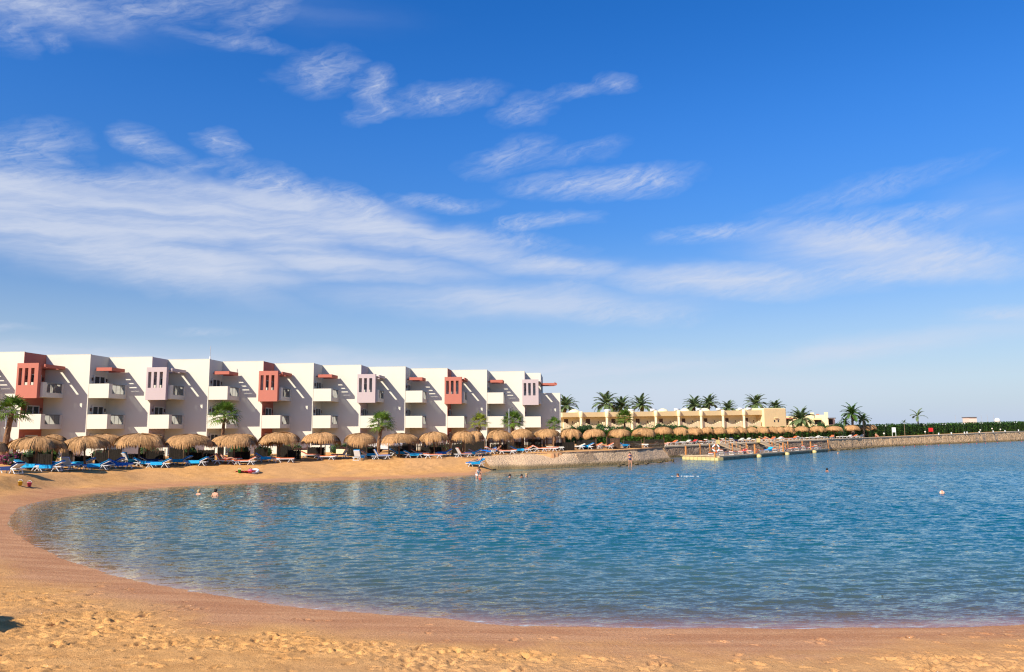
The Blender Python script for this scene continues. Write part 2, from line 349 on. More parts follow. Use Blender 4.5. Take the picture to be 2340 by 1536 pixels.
def stone_mat(name, a, b, mortar, scale, bump=0.8, algae=0.0):
    """rubble masonry: voronoi stones of mixed tone with mortar joints"""
    m = bpy.data.materials.new(name); m.use_nodes = True; t = NT(m.node_tree); t.n.clear()
    tc = t.node('ShaderNodeTexCoord').outputs['Object']
    wob = t.vmath('ADD', tc, t.vmath('SCALE', t.vmath('SUBTRACT', t.noise(tc, 1.6, 4).outputs['Color'], (0.5, 0.5, 0.5)), sc=0.5))
    v1 = t.node('ShaderNodeTexVoronoi', inp={'Vector': wob, 'Scale': scale}); v2 = t.node('ShaderNodeTexVoronoi', feature='DISTANCE_TO_EDGE', inp={'Vector': wob, 'Scale': scale})
    sep = t.node('ShaderNodeSeparateColor', inp={0: v1.outputs['Color']})
    n1 = t.noise(tc, 0.35, 5, 0.65).outputs['Fac']; n2 = t.noise(tc, 9, 4, 0.65).outputs['Fac']
    c = t.mix(sep.outputs[0], a, b); c = t.mix(t.math('MULTIPLY', t.ramp(n1, .35, .7), 0.5), c, tuple(x*0.62 for x in a))
    c = t.mix(t.ramp(v2.outputs['Distance'], 0.0, 0.09, 1.0, 0.0), c, mortar)
    c = t.mix(t.math('MULTIPLY', t.ramp(n2, .5, .75), .4), c, tuple(x*0.5 for x in b))
    if algae:
        z = t.node('ShaderNodeSeparateXYZ', inp={0: t.node('ShaderNodeNewGeometry').outputs['Position']}).outputs[2]
        zz = t.math('ADD', z, t.math('MULTIPLY', t.math('SUBTRACT', n2, 0.5), 0.9))
        c = t.mix(t.ramp(zz, algae*0.4, algae, 0.85, 0.0), c, (0.13, 0.095, 0.035))
    h = t.math('ADD', t.ramp(v2.outputs['Distance'], 0, 0.15), t.math('MULTIPLY', n2, 0.6))
    bp = t.node('ShaderNodeBump', inp={'Height': h, 'Strength': bump, 'Distance': 0.12})
    bs = t.node('ShaderNodeBsdfPrincipled', inp={'Base Color': c, 'Roughness': 0.9, 'Specular IOR Level': 0.15, 'Normal': bp.outputs[0]})
    t.node('ShaderNodeOutputMaterial', inp={'Surface': bs.outputs[0]}); return m
M['revet'] = stone_mat('revetment_stone', (0.64, 0.44, 0.26), (0.54, 0.36, 0.22), (0.62, 0.44, 0.28), 2.8, 0.7, 0.55)
M['quaystone'] = stone_mat('quay_rubble_stone', (0.34, 0.22, 0.14), (0.19, 0.13, 0.09), (0.40, 0.29, 0.20), 1.6, 1.0, 0.3)
M['pierstone'] = stone_mat('pier_rubble_stone', (0.64, 0.40, 0.20), (0.46, 0.29, 0.15), (0.66, 0.46, 0.27), 0.9, 1.0, 0.5)
M['coping'] = pmat('pale_coping', (0.56, 0.43, 0.28), 0.85, 0.15, 1.2)
M['rock'] = stone_mat('shore_rock', (0.20, 0.15, 0.10), (0.10, 0.075, 0.05), (0.08, 0.06, 0.04), 1.2, 1.0, 0.2)

# ------------------------------------------------------------------ terrain: shoreline, berm, walls
def P2(v): return (v.x, v.y)
shore_px = [(2340, 1425), (2100, 1432), (1800, 1435), (1500, 1434), (1200, 1427), (900, 1408), (700, 1388), (500, 1362), (300, 1325), (150, 1278), (50, 1235), (16, 1200), (20, 1180), (40, 1160),
            (100, 1143), (200, 1128), (400, 1112), (600, 1103), (800, 1097), (1000, 1090), (1090, 1085), (1180, 1078), (1300, 1069), (1440, 1062), (1520, 1056)]
crest_px = [(0, 1086, 1.3), (100, 1081, 1.22), (200, 1077, 1.12), (300, 1073, 1.05), (400, 1070, 1.02), (550, 1065, 1.02), (700, 1058, 1.06), (850, 1053, 1.12), (1000, 1049, 1.18), (1060, 1047, 1.2),
            (1091, 1045, 1.2), (1163, 1040, 1.35), (1260, 1037, 1.48), (1400, 1031.5, 1.55), (1510, 1025, 1.62)]
wall_px = [(1524, 1040, 0.3, 1020), (1900, 1030, 0, 1004), (2000, 1022, 0, 1000.5), (2100, 1017, 0, 996.5), (2340, 1007, 0, 985.5)]
wall_pts = []; wall_top = []
for px, py, z, ty in wall_px:
    p = at_z(px, py, z); wall_pts.append((p.x, p.y)); wall_top.append(at_y(px, ty, p.y).z)
dx, dy = wall_pts[-1][0]-wall_pts[-2][0], wall_pts[-1][1]-wall_pts[-2][1]
wall_pts.append((wall_pts[-1][0]+dx, wall_pts[-1][1]+dy)); wall_top.append(wall_top[-1]+0.1)
INL = Vector((-0.66, 0.75, 0))
shore = [(900, -5), (60, 14)]+[P2(at_z(*p)) for p in shore_px]+[(p[0]+INL.x, p[1]+INL.y) for p in wall_pts]+[(900, 900)]
crest = [(900, -40), (60, -6), (10, 2), (-5, 3), (-14, 7), (-22, 17), (-29, 29), (-34, 41)]
crest_z = [1.2, 1.2, 1.2, 1.2, 1.2, 1.2, 1.2, 1.3]
for px, py, z in crest_px: crest.append(P2(at_z(px, py, z))); crest_z.append(z)
for p, z in zip(wall_pts, wall_top): crest.append((p[0]+INL.x*2.2, p[1]+INL.y*2.2)); crest_z.append(z-0.06)
crest.append((900, 915)); crest_z.append(crest_z[-1])

def polydist(X, Y, poly, vals=None):
    best = np.full(X.shape, 1e18); val = np.zeros(X.shape) if vals is not None else None
    for i in range(len(poly)-1):
        ax, ay = poly[i]; bx, by = poly[i+1]; ex, ey = bx-ax, by-ay
        t = np.clip(((X-ax)*ex+(Y-ay)*ey)/(ex*ex+ey*ey+1e-12), 0, 1)
        d = (X-ax-t*ex)**2+(Y-ay-t*ey)**2
        m = d < best; best = np.where(m, d, best)
        if vals is not None: val = np.where(m, vals[i]*(1-t)+vals[i+1]*t, val)
    return np.sqrt(best), val
def inside(X, Y, poly):
    r = np.zeros(X.shape, bool); n = len(poly)
    for i in range(n):
        ax, ay = poly[i]; bx, by = poly[(i+1) % n]
        if ay == by: continue
        r ^= ((ay > Y) != (by > Y)) & (X < (bx-ax)*(Y-ay)/(by-ay)+ax)
    return r
_tab = rng.random((256, 256))
def vnoise(X, Y, s, seed=0):
    x = X*s+seed*17.3+1000; y = Y*s+seed*31.7+1000
    xi = np.floor(x).astype(int); yi = np.floor(y).astype(int); fx = x-xi; fy = y-yi
    fx = fx*fx*(3-2*fx); fy = fy*fy*(3-2*fy); g = lambda a, b: _tab[a & 255, b & 255]
    return (g(xi, yi)*(1-fx)+g(xi+1, yi)*fx)*(1-fy)+(g(xi, yi+1)*(1-fx)+g(xi+1, yi+1)*fx)*fy-0.5
def fbm(X, Y, s, o=4, seed=0): return sum(vnoise(X, Y, s*2**k, seed+k)*0.5**k for k in range(o))
def sstep(a, b, x): t = np.clip((x-a)/(b-a), 0, 1); return t*t*(3-2*t)

def terrain(X, Y):
    X = np.asarray(X, float); Y = np.asarray(Y, float)
    d, _ = polydist(X, Y, shore); wet = inside(X, Y, shore)
    dc, zc = polydist(X, Y, crest, crest_z); low = inside(X, Y, crest)
    t = d/(d+dc+1e-6)
    near = sstep(44, 30, Y)
    prof = np.interp(t, [0, .3, .5, .62, .9, 1], [0, .16, .25, .36, .95, 1])*(1-near)+near*(t**1.15)
    rv = sstep(-4, 0.5, X)*(Y > 60)
    prof = prof*(1-rv)+rv*(-0.55+1.55*t**7)
    h = np.where(low, prof*zc, zc+np.minimum(dc*0.05, 0.5)*sstep(60, 30, X))
    h = np.where(wet, -np.minimum(0.068*d, 0.5+0.02*d)-1.6*(1-np.exp(-np.maximum(d-6, 0)/20)), h)
    return h, np.where(wet, -d, d), near
def ground_h(x, y): return float(terrain(np.array([x]), np.array([y]))[0][0])
def on_ground(px, py):
    """where the line of sight through a photo pixel meets the modelled ground"""
    d = ray(px, py); d = d/d.y; ts = np.linspace(10, 330, 3200)
    X = d.x*ts; Z = EYE+d.z*ts; H = terrain(X, ts)[0]
    i = int(np.argmax(Z <= H)) if (Z <= H).any() else len(ts)-1
    return Vector((X[i], ts[i], H[i]))

def spaced(segs):
    out = []
    for a, b, st in segs: out += list(np.arange(a, b-1e-6, st))
    return np.array(out+[segs[-1][1]])
def build_ground():
    xs = spaced([(-4000, -400, 900), (-400, -60, 34), (-60, -12.5, .36), (-12.5, -9, .07), (-9, 9, .038), (9, 12.5, .07), (12.5, 30, .3), (30, 330, 1.3), (330, 1000, 60), (1000, 5000, 1000)])
    ys = spaced([(-300, 0, 30), (0, 10.5, .7), (10.5, 16.5, .036), (16.5, 23.5, .06), (23.5, 45, .28), (45, 96, .34), (96, 320, 1.3), (320, 900, 50), (900, 6000, 1000)])
    X, Y = np.meshgrid(xs, ys); H, D, near = terrain(X, Y)
    wetn = D+1.6*fbm(X, Y, 0.45, 4, 3)+0.5*fbm(X, Y, 2.2, 3, 9)
    wet = 1-sstep(1.0, 3.4, wetn)
    land = sstep(0.15, 1.2, D)
    reg = (X > -60) & (X < 60) & (Y > 0) & (Y < 110)
    dry = sstep(1.2, 4.0, D+1.2*fbm(X, Y, 0.5, 3, 5))
    patch = sstep(-0.12, 0.22, fbm(X*.8, Y*1.3, 0.5, 4, 21))                    # trampled against wind-smoothed sand
    rough = 0.022*fbm(X, Y, 1.3, 4, 1)+(0.006+0.036*patch)*fbm(X, Y*1.2, 6.0, 4, 2)-(0.030*patch)*np.abs(fbm(X, Y*1.2, 11, 2, 25))+0.030*patch*fbm(X, Y*1.2, 14, 2, 26)
    far = (1-near)*(0.10*fbm(X, Y, 0.35, 3, 6)+0.10*fbm(X, Y, 1.1, 3, 7))*sstep(-3, -9, X)
    H = H+reg*land*dry*(rough*(0.35+0.65*near)+far)
    H = H+reg*0.012*fbm(X*.7, Y, 0.6, 4, 50)*np.exp(-(D/1.6)**2)
    # footprints: dents with a pushed-up rim, in dry and damp sand of the near beach
    r = random.Random(5)
    for k in range(8000):
        fx, fy = r.uniform(-12.6, 12), r.uniform(10.6, 23)
        a = abs(r.gauss(0.045, 0.03))+.025; b = a*r.uniform(0.35, 0.6); th = r.uniform(0, math.pi); dep = r.uniform(0.016, 0.075)*(a/.08)
        i0, i1 = np.searchsorted(xs, [fx-0.5, fx+0.5]); j0, j1 = np.searchsorted(ys, [fy-0.5, fy+0.5])
        if D[(j0+j1)//2, (i0+i1)//2] < 0.7: continue
        if D[(j0+j1)//2, (i0+i1)//2] < 2.6 and r.random() < 0.85: continue
        if patch[(j0+j1)//2, (i0+i1)//2] < 0.35 and r.random() < 0.7: continue
        dx_, dy_ = X[j0:j1, i0:i1]-fx, Y[j0:j1, i0:i1]-fy
        u = (dx_*math.cos(th)+dy_*math.sin(th))/a; v = (-dx_*math.sin(th)+dy_*math.cos(th))/b
        q = u*u+v*v
        H[j0:j1, i0:i1] += dep*(-np.exp(-q*0.9)+0.32*np.exp(-(np.sqrt(q)-1.6)**2*3))
    lo = np.clip(0.5+fbm(X, Y, 0.3, 4, 12)*0.9, 0, 1)
    m = bpy.data.materials.new('beach_sand'); m.use_nodes = True; t = NT(m.node_tree); t.n.clear()
    tc = t.node('ShaderNodeTexCoord').outputs['Object']
    w = t.node('ShaderNodeAttribute', attribute_name='wet').outputs['Fac']; l = t.node('ShaderNodeAttribute', attribute_name='lo').outputs['Fac']
    n1 = t.noise(tc, 2.2, 5, 0.65).outputs['Fac']; n2 = t.noise(t.mapping(tc, sc=(0.25, 1.6, 1)), 1.0, 4, 0.6).outputs['Fac']
    n3 = t.noise(tc, 55, 3, 0.7).outputs['Fac']; n4 = t.noise(tc, 14, 4, 0.7).outputs['Fac']
    dry_c = t.mix(t.ramp(n1, 0.3, 0.72), (0.66, 0.350, 0.122), (0.50, 0.25, 0.082)); dry_c = t.mix(t.math('MULTIPLY', t.ramp(l, .35, .75), .45), dry_c, (0.47, 0.265, 0.125))
    wet_c = t.mix(t.ramp(n2, 0.35, 0.65), (0.41, 0.187, 0.084), (0.52, 0.265, 0.128))
    n5 = t.noise(t.mapping(tc, sc=(0.5, 5.0, 1)), 1.3, 5, 0.7).outputs['Fac']
    wet_c = t.mix(t.ramp(n5, 0.54, 0.70, 0, 0.55), wet_c, (0.62, 0.36, 0.17))
    n6 = t.noise(tc, 26, 2, 0.8).outputs['Fac']
    wet_c = t.mix(t.ramp(n6, 0.50, 0.66, 0, 0.45), wet_c, (0.22, 0.095, 0.045)); wet_c = t.mix(t.ramp(n6, 0.44, 0.34, 0, 0.35), wet_c, (0.68, 0.44, 0.26))
    zz = t.node('ShaderNodeSeparateXYZ', inp={0: tc}).outputs[2]
    wet_c = t.mix(t.ramp(zz, -0.10, 0.03, 0.75, 0.0), wet_c, (0.26, 0.15, 0.085))
    c = t.mix(w, dry_c, wet_c)
    c = t.mix(t.ramp(n3, 0.56, 0.70, 0, 0.5), c, (0.16, 0.085, 0.045))
    c = t.mix(t.ramp(n4, 0.60, 0.72, 0, 0.4), c, (0.80, 0.52, 0.26)); c = t.mix(t.ramp(n4, 0.40, 0.30, 0, 0.5), c, (0.30, 0.155, 0.06))
    vo = t.node('ShaderNodeTexVoronoi', inp={'Vector': tc, 'Scale': 9.0}); shell = t.ramp(vo.outputs['Distance'], 0.05, 0.09, 1.0, 0.0)
    sepc = t.node('ShaderNodeSeparateColor', inp={0: vo.outputs['Color']})
    c = t.mix(t.math('MULTIPLY', shell, t.ramp(sepc.outputs[0], 0.80, 0.84)), c, (0.80, 0.70, 0.58))       # bits of shell
    c = t.mix(t.math('MULTIPLY', shell, t.ramp(sepc.outputs[1], 0.86, 0.90)), c, (0.07, 0.045, 0.03))       # dark pebbles
    hb = t.math('ADD', t.math('MULTIPLY', n4, 0.7), t.math('MULTIPLY', n3, 0.3))
    bp = t.node('ShaderNodeBump', inp={'Height': hb, 'Strength': 0.8, 'Distance': 0.05})
    b = t.node('ShaderNodeBsdfPrincipled', inp={'Base Color': c, 'Roughness': t.ramp(w, 0, 1, 0.95, 0.75), 'Specular IOR Level': 0.12, 'Normal': bp.outputs[0]})
    t.node('ShaderNodeOutputMaterial', inp={'Surface': b.outputs[0]})
    o = grid_mesh('beach_sand', xs, ys, H, m, attrs={'wet': wet, 'lo': lo}); tag(o, kind='structure')
build_ground()

def build_water():
    xs = spaced([(-40, -30, .5), (-30, 26, .15), (26, 60, .5), (60, 300, 3), (300, 1000, 50)])
    ys = spaced([(-10, 15, 1.5), (15, 42, .095), (42, 72, .2), (72, 120, .6), (120, 300, 3), (300, 1000, 50)])
    X, Y = np.meshgrid(xs, ys); H, D, near = terrain(X, Y)
    dep = np.maximum(-H, 0)
    amp = sstep(0.0, 0.30, dep)*0.85+0.15
    r = random.Random(3); Z = np.zeros_like(X)
    warp = 0.5*fbm(X, Y, 0.25, 2, 30)
    gust = 0.8+0.45*np.clip(fbm(X, Y*1.6, 0.09, 3, 33)+0.35, 0, 1)
    sub = (X > -32) & (X < 27) & (Y > 14) & (Y < 75)
    for k in range(46):
        lam = 0.28*(0.95/0.28)**r.random(); th = math.pi/2+0.12+r.gauss(0, 0.42)
        kx, ky = 2*math.pi/lam*math.cos(th), 2*math.pi/lam*math.sin(th)
        fade = sstep(1, 0, (Y-40)/30) if lam < 0.55 else (sstep(1, 0, (Y-65)/45) if lam < 1.2 else 1.0)
        Z += fade*0.0036*lam**0.8*np.cos(kx*X+ky*Y+r.uniform(0, 6.28)+warp*2/lam**0.5)
    Z = Z*amp*gust*np.where((X > -40) & (X < 70), 1, 0.3)
    # a few lazy swells lapping the near shore
    Z += 0.018*sstep(0.02, 0.25, dep)*np.cos(-D*2.1+1.2*fbm(X, Y, 0.35, 3, 40)*4)*np.exp(-np.maximum(-D, 0)/5)*np.where(Y < 40, 1, .25)
    murk = 1-np.exp(-dep*4.2); deep = 1-np.exp(-(dep/0.75)**1.5)
    m = bpy.data.materials.new('sea_water'); m.use_nodes = True; t = NT(m.node_tree); t.n.clear()
    tc = t.node('ShaderNodeTexCoord').outputs['Object']
    mk = t.node('ShaderNodeAttribute', attribute_name='murk').outputs['Fac']; dp = t.node('ShaderNodeAttribute', attribute_name='deep').outputs['Fac']
    geo = t.node('ShaderNodeNewGeometry')
    na = t.noise(t.mapping(tc, rot=(0, 0, 0.1), sc=(0.9, 2.7, 1)), 1.3, 3, 0.6, 0.2); nb = t.noise(t.mapping(tc, rot=(0, 0, -0.2), sc=(1.6, 4.2, 1)), 2.8, 3, 0.6, 0.2)
    half = (0.5, 0.5, 0.5)
    s = t.vmath('ADD', t.vmath('MULTIPLY', t.vmath('SUBTRACT', na.outputs['Color'], half), (0.17, 0.50, 0)), t.vmath('MULTIPLY', t.vmath('SUBTRACT', nb.outputs['Color'], half), (0.19, 0.50, 0)))
    nc = t.noise(t.mapping(tc, rot=(0, 0, 0.3), sc=(3.2, 7.0, 1)), 2.4, 2, 0.5)
    s = t.vmath('ADD', s, t.vmath('MULTIPLY', t.vmath('SUBTRACT', nc.outputs['Color'], half), (0.15, 0.30, 0)))
    gustn = t.noise(t.mapping(tc, sc=(0.02, 0.05, 1)), 1.0, 4, 0.6).outputs['Fac']
    s = t.vmath('SCALE', s, sc=t.ramp(gustn, 0.3, 0.7, 0.8, 1.15))
    xw = t.node('ShaderNodeSeparateXYZ', inp={0: tc}).outputs[0]
    s = t.vmath('SCALE', s, sc=t.ramp(xw, -14.0, 26.0, 0.85, 1.9))        # sheltered under the hotel, ruffled farther out
    s = t.vmath('ADD', s, t.node('ShaderNodeCombineXYZ', inp={1: t.ramp(xw, -14.0, 26.0, -0.015, -0.075)}).outputs[0])
    s = t.vmath('SCALE', s, sc=t.ramp(mk, 0.03, 0.25, 0.45, 1.0))
    nrm = t.vmath('NORMALIZE', t.vmath('ADD', geo.outputs['Normal'], s))
    cosv = t.math('ABSOLUTE', t.vmath('DOT_PRODUCT', nrm, geo.outputs['Incoming']))     # Schlick, the same from both sides
    frv = t.math('MULTIPLY_ADD', t.math('POWER', t.math('SUBTRACT', 1.0, cosv, clamp=True), 5.0), 0.98, 0.02)
    body = t.mix(dp, (0.075, 0.125, 0.105), (0.0, 0.080, 0.108))
    df = t.node('ShaderNodeBsdfDiffuse', inp={'Color': body, 'Normal': nrm})
    tr = t.node('ShaderNodeBsdfTransparent', inp={'Color': t.mix(mk, (0.95, 0.93, 0.90), (0.60, 0.80, 0.78))})
    inn = t.node('ShaderNodeMixShader', inp={0: mk, 1: tr.outputs[0], 2: df.outputs[0]})
    fo = t.noise(t.mapping(tc, sc=(1.2, 2.5, 1)), 2.0, 5, 0.75).outputs['Fac']       # thin broken foam where the water laps
    foam = t.math('MULTIPLY', t.ramp(mk, 0.0, 0.06, 0.75, 0.0), t.ramp(fo, 0.52, 0.64))
    inn = t.node('ShaderNodeMixShader', inp={0: foam, 1: inn.outputs[0], 2: t.node('ShaderNodeBsdfDiffuse', inp={'Color': (0.6, 0.58, 0.54, 1)}).outputs[0]})
    gl = t.node('ShaderNodeBsdfGlossy', inp={'Roughness': 0.05, 'Normal': nrm, 'Color': (0.86, 0.97, 0.97, 1)})
    mx = t.node('ShaderNodeMixShader', inp={0: t.math('MULTIPLY', frv, 0.95), 1: inn.outputs[0], 2: gl.outputs[0]})
    t.node('ShaderNodeOutputMaterial', inp={'Surface': mx.outputs[0]})
    o = grid_mesh('sea_water', xs, ys, Z, m, keep=H < 0.25, attrs={'murk': murk, 'deep': deep}); tag(o, kind='structure')
build_water()

# ------------------------------------------------------------------ hotel: stepped white bays
HA, HL, HW, HD = 0.070496, 4.8946, 3.2904, 2.2057
HU = Vector((math.cos(HA), -math.sin(HA), 0)); HN = Vector((-math.sin(HA), -math.cos(HA), 0)); HC0 = Vector((-49.4424, 77.4595, 0))
ZR, ZB, ZU, ZG = 12.245, 4.465, 7.665, 1.0
def hp(i, u, n, z): return HC0+(HU*HL-HN*HW)*i+HU*u+HN*n+Vector((0, 0, z))
def hbox(mb, i, u0, u1, n0, n1, z0, z1):    # n0 < n1; n grows towards the beach
    mb.hexa([hp(i, u0, n1, z0), hp(i, u1, n1, z0), hp(i, u1, n0, z0), hp(i, u0, n0, z0), hp(i, u0, n1, z1), hp(i, u1, n1, z1), hp(i, u1, n0, z1), hp(i, u0, n0, z1)])
def build_hotel():
    root = empty('hotel_building', (0, 0, 0), label='long white three storey hotel with stepped bays and balconies behind the beach', cat='hotel')
    # outer wall: one sawtooth prism
    out = []; FI, LI = -2, 10
    for i in range(FI, LI+1): out += [hp(i, -HL, 0, 0), hp(i, 0, 0, 0)]
    out += [hp(LI+1, -HL, 0, 0), hp(LI+1, -HL*0.56, 0, 0), hp(LI+1, -HL*0.56, -10, 0), hp(FI, -HL, -10-HW*0, 0)+(-HN*0)]
    n = len(out); mb = MB(); zt = Vector((0, 0, ZR)); zb = Vector((0, 0, ZG))
    mb.add([p+zb for p in out]+[p+zt for p in out], [tuple(range(n, 2*n))]+[(k, (k+1) % n, n+(k+1) % n, n+k) for k in range(n)])
    mb.build('wall', M['white'], root)
    lw = MB(); hbox(lw, LI+1, -HL*0.56-0.01, 0, -9, -0.003, ZG, 9.35); lw.build('wall', M['white'], root)
    for i in range(FI, LI+1):
        cp = MB(); hbox(cp, i, -HL+0.02, 0.03, -0.12, 0.012, ZR, ZR+0.035); cp.build('coping', M['white'], root)
    for i in range(-1, LI+1):
        style = {0: 'red', 2: 'violet'}.get(i % 4, None)
        if style:
            pn = MB(); hbox(pn, i, 0.0, 0.03, -HW+0.01, -0.004, ZG, ZR-0.01); pn.build('recess_panel', M[style], root)
        # balconies on the two upper floors, a terrace parapet at the bottom
        for lv, z0 in enumerate((1.45, ZB, ZU)):
            ph = 1.50 if lv else 1.0
            b = MB(); e = 0.032
            hbox(b, i, e, HD, -0.16, 0.0, z0, z0+ph)                    # front parapet
            hbox(b, i, e, HD-0.16, -HW+0.004, -0.16, z0+0.02, z0+0.24)            # slab
            if lv:
                hbox(b, i, HD-0.16, HD, -0.62, -0.16, z0, z0+ph)
                hbox(b, i, HD-0.16, HD, -HW+0.004, -HW+0.30, z0, z0+ph-0.02)
                hbox(b, i, HD-0.16, HD, -HW+0.30, -0.62, z0, z0+0.48)
            b.build('balcony', M['white'], root)
            if lv:
                g = MB(); hbox(g, i, HD-0.09, HD-0.075, -HW+0.32, -0.64, z0+0.5, z0+ph-0.1)
                gp = g.build('balcony_glass', M['balcony_glass'], root)
                r = MB(); hbox(r, i, HD-0.12, HD-0.04, -HW+0.30, -0.62, z0+ph-0.1, z0+ph-0.02)
                for q in (0.33, 0.66):
                    nn = -0.62-(HW-0.92)*q; hbox(r, i, HD-0.10, HD-0.065, nn-0.025, nn+0.025, z0+0.48, z0+ph-0.1)
                r.build('balcony_rail', M['rail'], root)
                # a plastic chair and a table stand on the balcony
            # sliding door
            dz = z0+0.24; d0, d1, dh = -2.62, -0.72, 2.08
            f = MB()
            for a, c in ((d0, d0+0.09), (d1-0.09, d1), ((d0+d1)/2-0.06, (d0+d1)/2+0.06)): hbox(f, i, 0.034, 0.13, a, c, dz, dz+dh)
            hbox(f, i, 0.034, 0.13, d0, d1, dz+dh, dz+dh+0.1)
            fo = f.build('door_frame', M['frame'], root)
            p = MB(); hbox(p, i, 0.034, 0.075, d0+0.09, (d0+d1)/2-0.06, dz, dz+dh); hbox(p, i, 0.034, 0.095, (d0+d1)/2+0.06, d1-0.09, dz, dz+dh)
            p.build('pane', M['pane2'], fo)
            rv = MB(); hbox(rv, i, 0.033, 0.15, d0-0.07, d0-0.002, dz, dz+dh+0.1); hbox(rv, i, 0.033, 0.15, d1+0.002, d1+0.07, dz, dz+dh+0.1); hbox(rv, i, 0.033, 0.15, d0-0.07, d1+0.07, dz+dh+0.102, dz+dh+0.17)
            rv.build('door_surround', M[style or 'white'], root)
            for nn in (-0.45, -2.92):
                l = MB(); c = hp(i, 0.09, nn, dz+1.75); l.box(c, (0.1, 0.12, 0.3), rz=-HA); l.box(c+Vector((0, 0, .17)), (0.14, 0.16, 0.04), rz=-HA); l.build('wall_lamp', M['lampbrown'], root)
        if style:    # slotted screen box round the top balcony, with a slatted canopy
            s = MB(); A, B = -0.30, 1.95; N0, N1 = 0.36, 0.48; z0, z1 = ZU-0.12, ZU+3.40
            zs0, zs1 = z0+1.30, z1-0.50
            sl = [(A+(B-A)*a, A+(B-A)*c) for a, c in ((.09, .25), (.37, .53), (.66, .82))]
            hbox(s, i, A, B, N0, N1, z0, zs0); hbox(s, i, A, B, N0, N1, zs1, z1)
            xs = [A]+[v for p in sl for v in p]+[B]
            for k in range(0, 8, 2): hbox(s, i, xs[k], xs[k+1], N0, N1, zs0, zs1)
            hbox(s, i, B-0.17, B-0.002, 0.004, N0, z0, z1); hbox(s, i, A+.002, A+0.15, 0.016, N0, z0, z1)
            hbox(s, i, A+0.15, B-0.17, 0.005, N0, z0, z0+0.2); hbox(s, i, A+0.15, B-0.17, 0.016, N0, z1-0.2, z1-0.002)
            s.build('screen_box', M[style], root)
            c = MB(); bm = M['redbeam'] if style == 'red' else M['violet']
            zc = z1-0.34
            for a, d in ((0.04, 0.50), (0.84, 1.30), (1.64, 2.18)): hbox(c, i, a, d, -HW+0.3, 0.0, zc, zc+0.10)
            hbox(c, i, 0.05, 2.30, -HW+0.14, -HW+0.3, zc-0.05, zc+0.24); hbox(c, i, 2.18, 2.32, -HW+0.3, 0.0, zc-0.06, zc+0.26)
            hbox(c, i, 0.50, 0.84, -1.62, -1.48, zc, zc+0.09); hbox(c, i, 1.30, 1.64, -1.62, -1.48, zc, zc+0.09)
            c.build('pergola', bm, root)
        else:
            c = MB(); zc = ZR-1.70; a0, a1 = 0.034, 2.08; n0, n1 = -HW+0.35, -0.52
            hbox(c, i, a0+.3, a1, n1-0.14, n1, zc, zc+0.36); hbox(c, i, a1-0.14, a1, n0, n1-0.14, zc, zc+0.36); hbox(c, i, a0+.3, a1-.14, n0, n0+0.14, zc, zc+0.34)
            for k in range(4):
                nn = n1-0.46-(n1-n0-0.5)*k/4; hbox(c, i, a0, a1-0.14, nn-0.22, nn, zc+0.10, zc+0.22)
            c.build('pergola', M['redbeam'], root)
    c = MB(); zc = ZR-1.75       # last canopy on the end wall
    for k in range(3): hbox(c, LI+1, -HL*0.56, -HL*0.56+2.3-0.2*k, -0.9-1.1*k, -0.35-1.1*k, zc, zc+0.3)
    hbox(c, LI+1, -HL*0.56+1.95, -HL*0.56+2.08, -3.2, -0.25, zc+0.3, zc+0.42)
    c.build('pergola', M['redbeam'], root)
    e = MB(); e.box(hp(LI+1, -HL*0.56+0.06, -1.4, 10.35), (0.1, 0.9, 1.5), rz=-HA); e.build('window', M['pane2'], root)
    # rooftop aerial
    r = empty('roof_aerial', hp(3, -0.25, -0.6, ZR), label='thin grey aerial mast on the roof of the white hotel', cat='aerial')
    mb = MB(); mb.tube([(0, 0, 0), (0, 0, 1.55)], 0.035, 6); mb.build('mast', M['steel'], r)
    mb = MB(); mb.tube([(0, 0, 0), (0, 0, .35)], 0.09, 8); mb.build('base', M['white_plastic'], r)
M['pane2'] = pmat('dark_window_glass', (0.02, 0.026, 0.032), 0.08, spec=0.6)
build_hotel()

# ------------------------------------------------------------------ sea walls
def strip_wall(name, base, top, m, rows=6, step=0.6, amp=0.07, seed=1, capw=0.0, capmat=None, zbot=-0.8):
    """rough stone face between a base and a top line (lists of 3-D points)"""
    def resample(L):
        out = []
        for i in range(len(L)-1):
            k = max(1, int((L[i+1]-L[i]).length/step)); out += [L[i].lerp(L[i+1], j/k) for j in range(k)]
        return out+[L[-1]]
    n = max(2, int(sum((base[i+1]-base[i]).length for i in range(len(base)-1))/step))
    def even(L):
        ds = [0]
        for i in range(len(L)-1): ds.append(ds[-1]+(L[i+1]-L[i]).length)
        return L, ds
    def pick(L, ds, f):
        i = max(0, min(len(L)-2, int(f))); return L[i].lerp(L[i+1], f-i)
    vs = []; fs = []; q = len(base)-1
    fr = []
    for i in range(q):
        k = max(1, int((base[i+1]-base[i]).length/step)); fr += [i+j/k for j in range(k)]
    fr.append(q)
    X = []
    for f in fr:
        b = pick(base, None, f); t_ = pick(top, None, f)
        for r in range(rows+1): X.append(b.lerp(t_, r/rows))
    A = np.array([tuple(p) for p in X]); s_ = A[:, 0]*0.8+A[:, 1]*0.6
    nz = fbm(s_, A[:, 2]*2.2, 0.9, 4, seed)*amp*2
    for i, p in enumerate(X):
        r = i % (rows+1); k = 0.35 if r == rows else 1.0
        vs.append(p+Vector((0.5, -0.8, 0.2))*float(nz[i])*k)
    for i in range(len(fr)-1):
        for r in range(rows): a = i*(rows+1)+r; fs.append((a, a+rows+1, a+rows+2, a+1))
    return vs, fs, fr
def V3(p, z): return Vector((p[0], p[1], z))
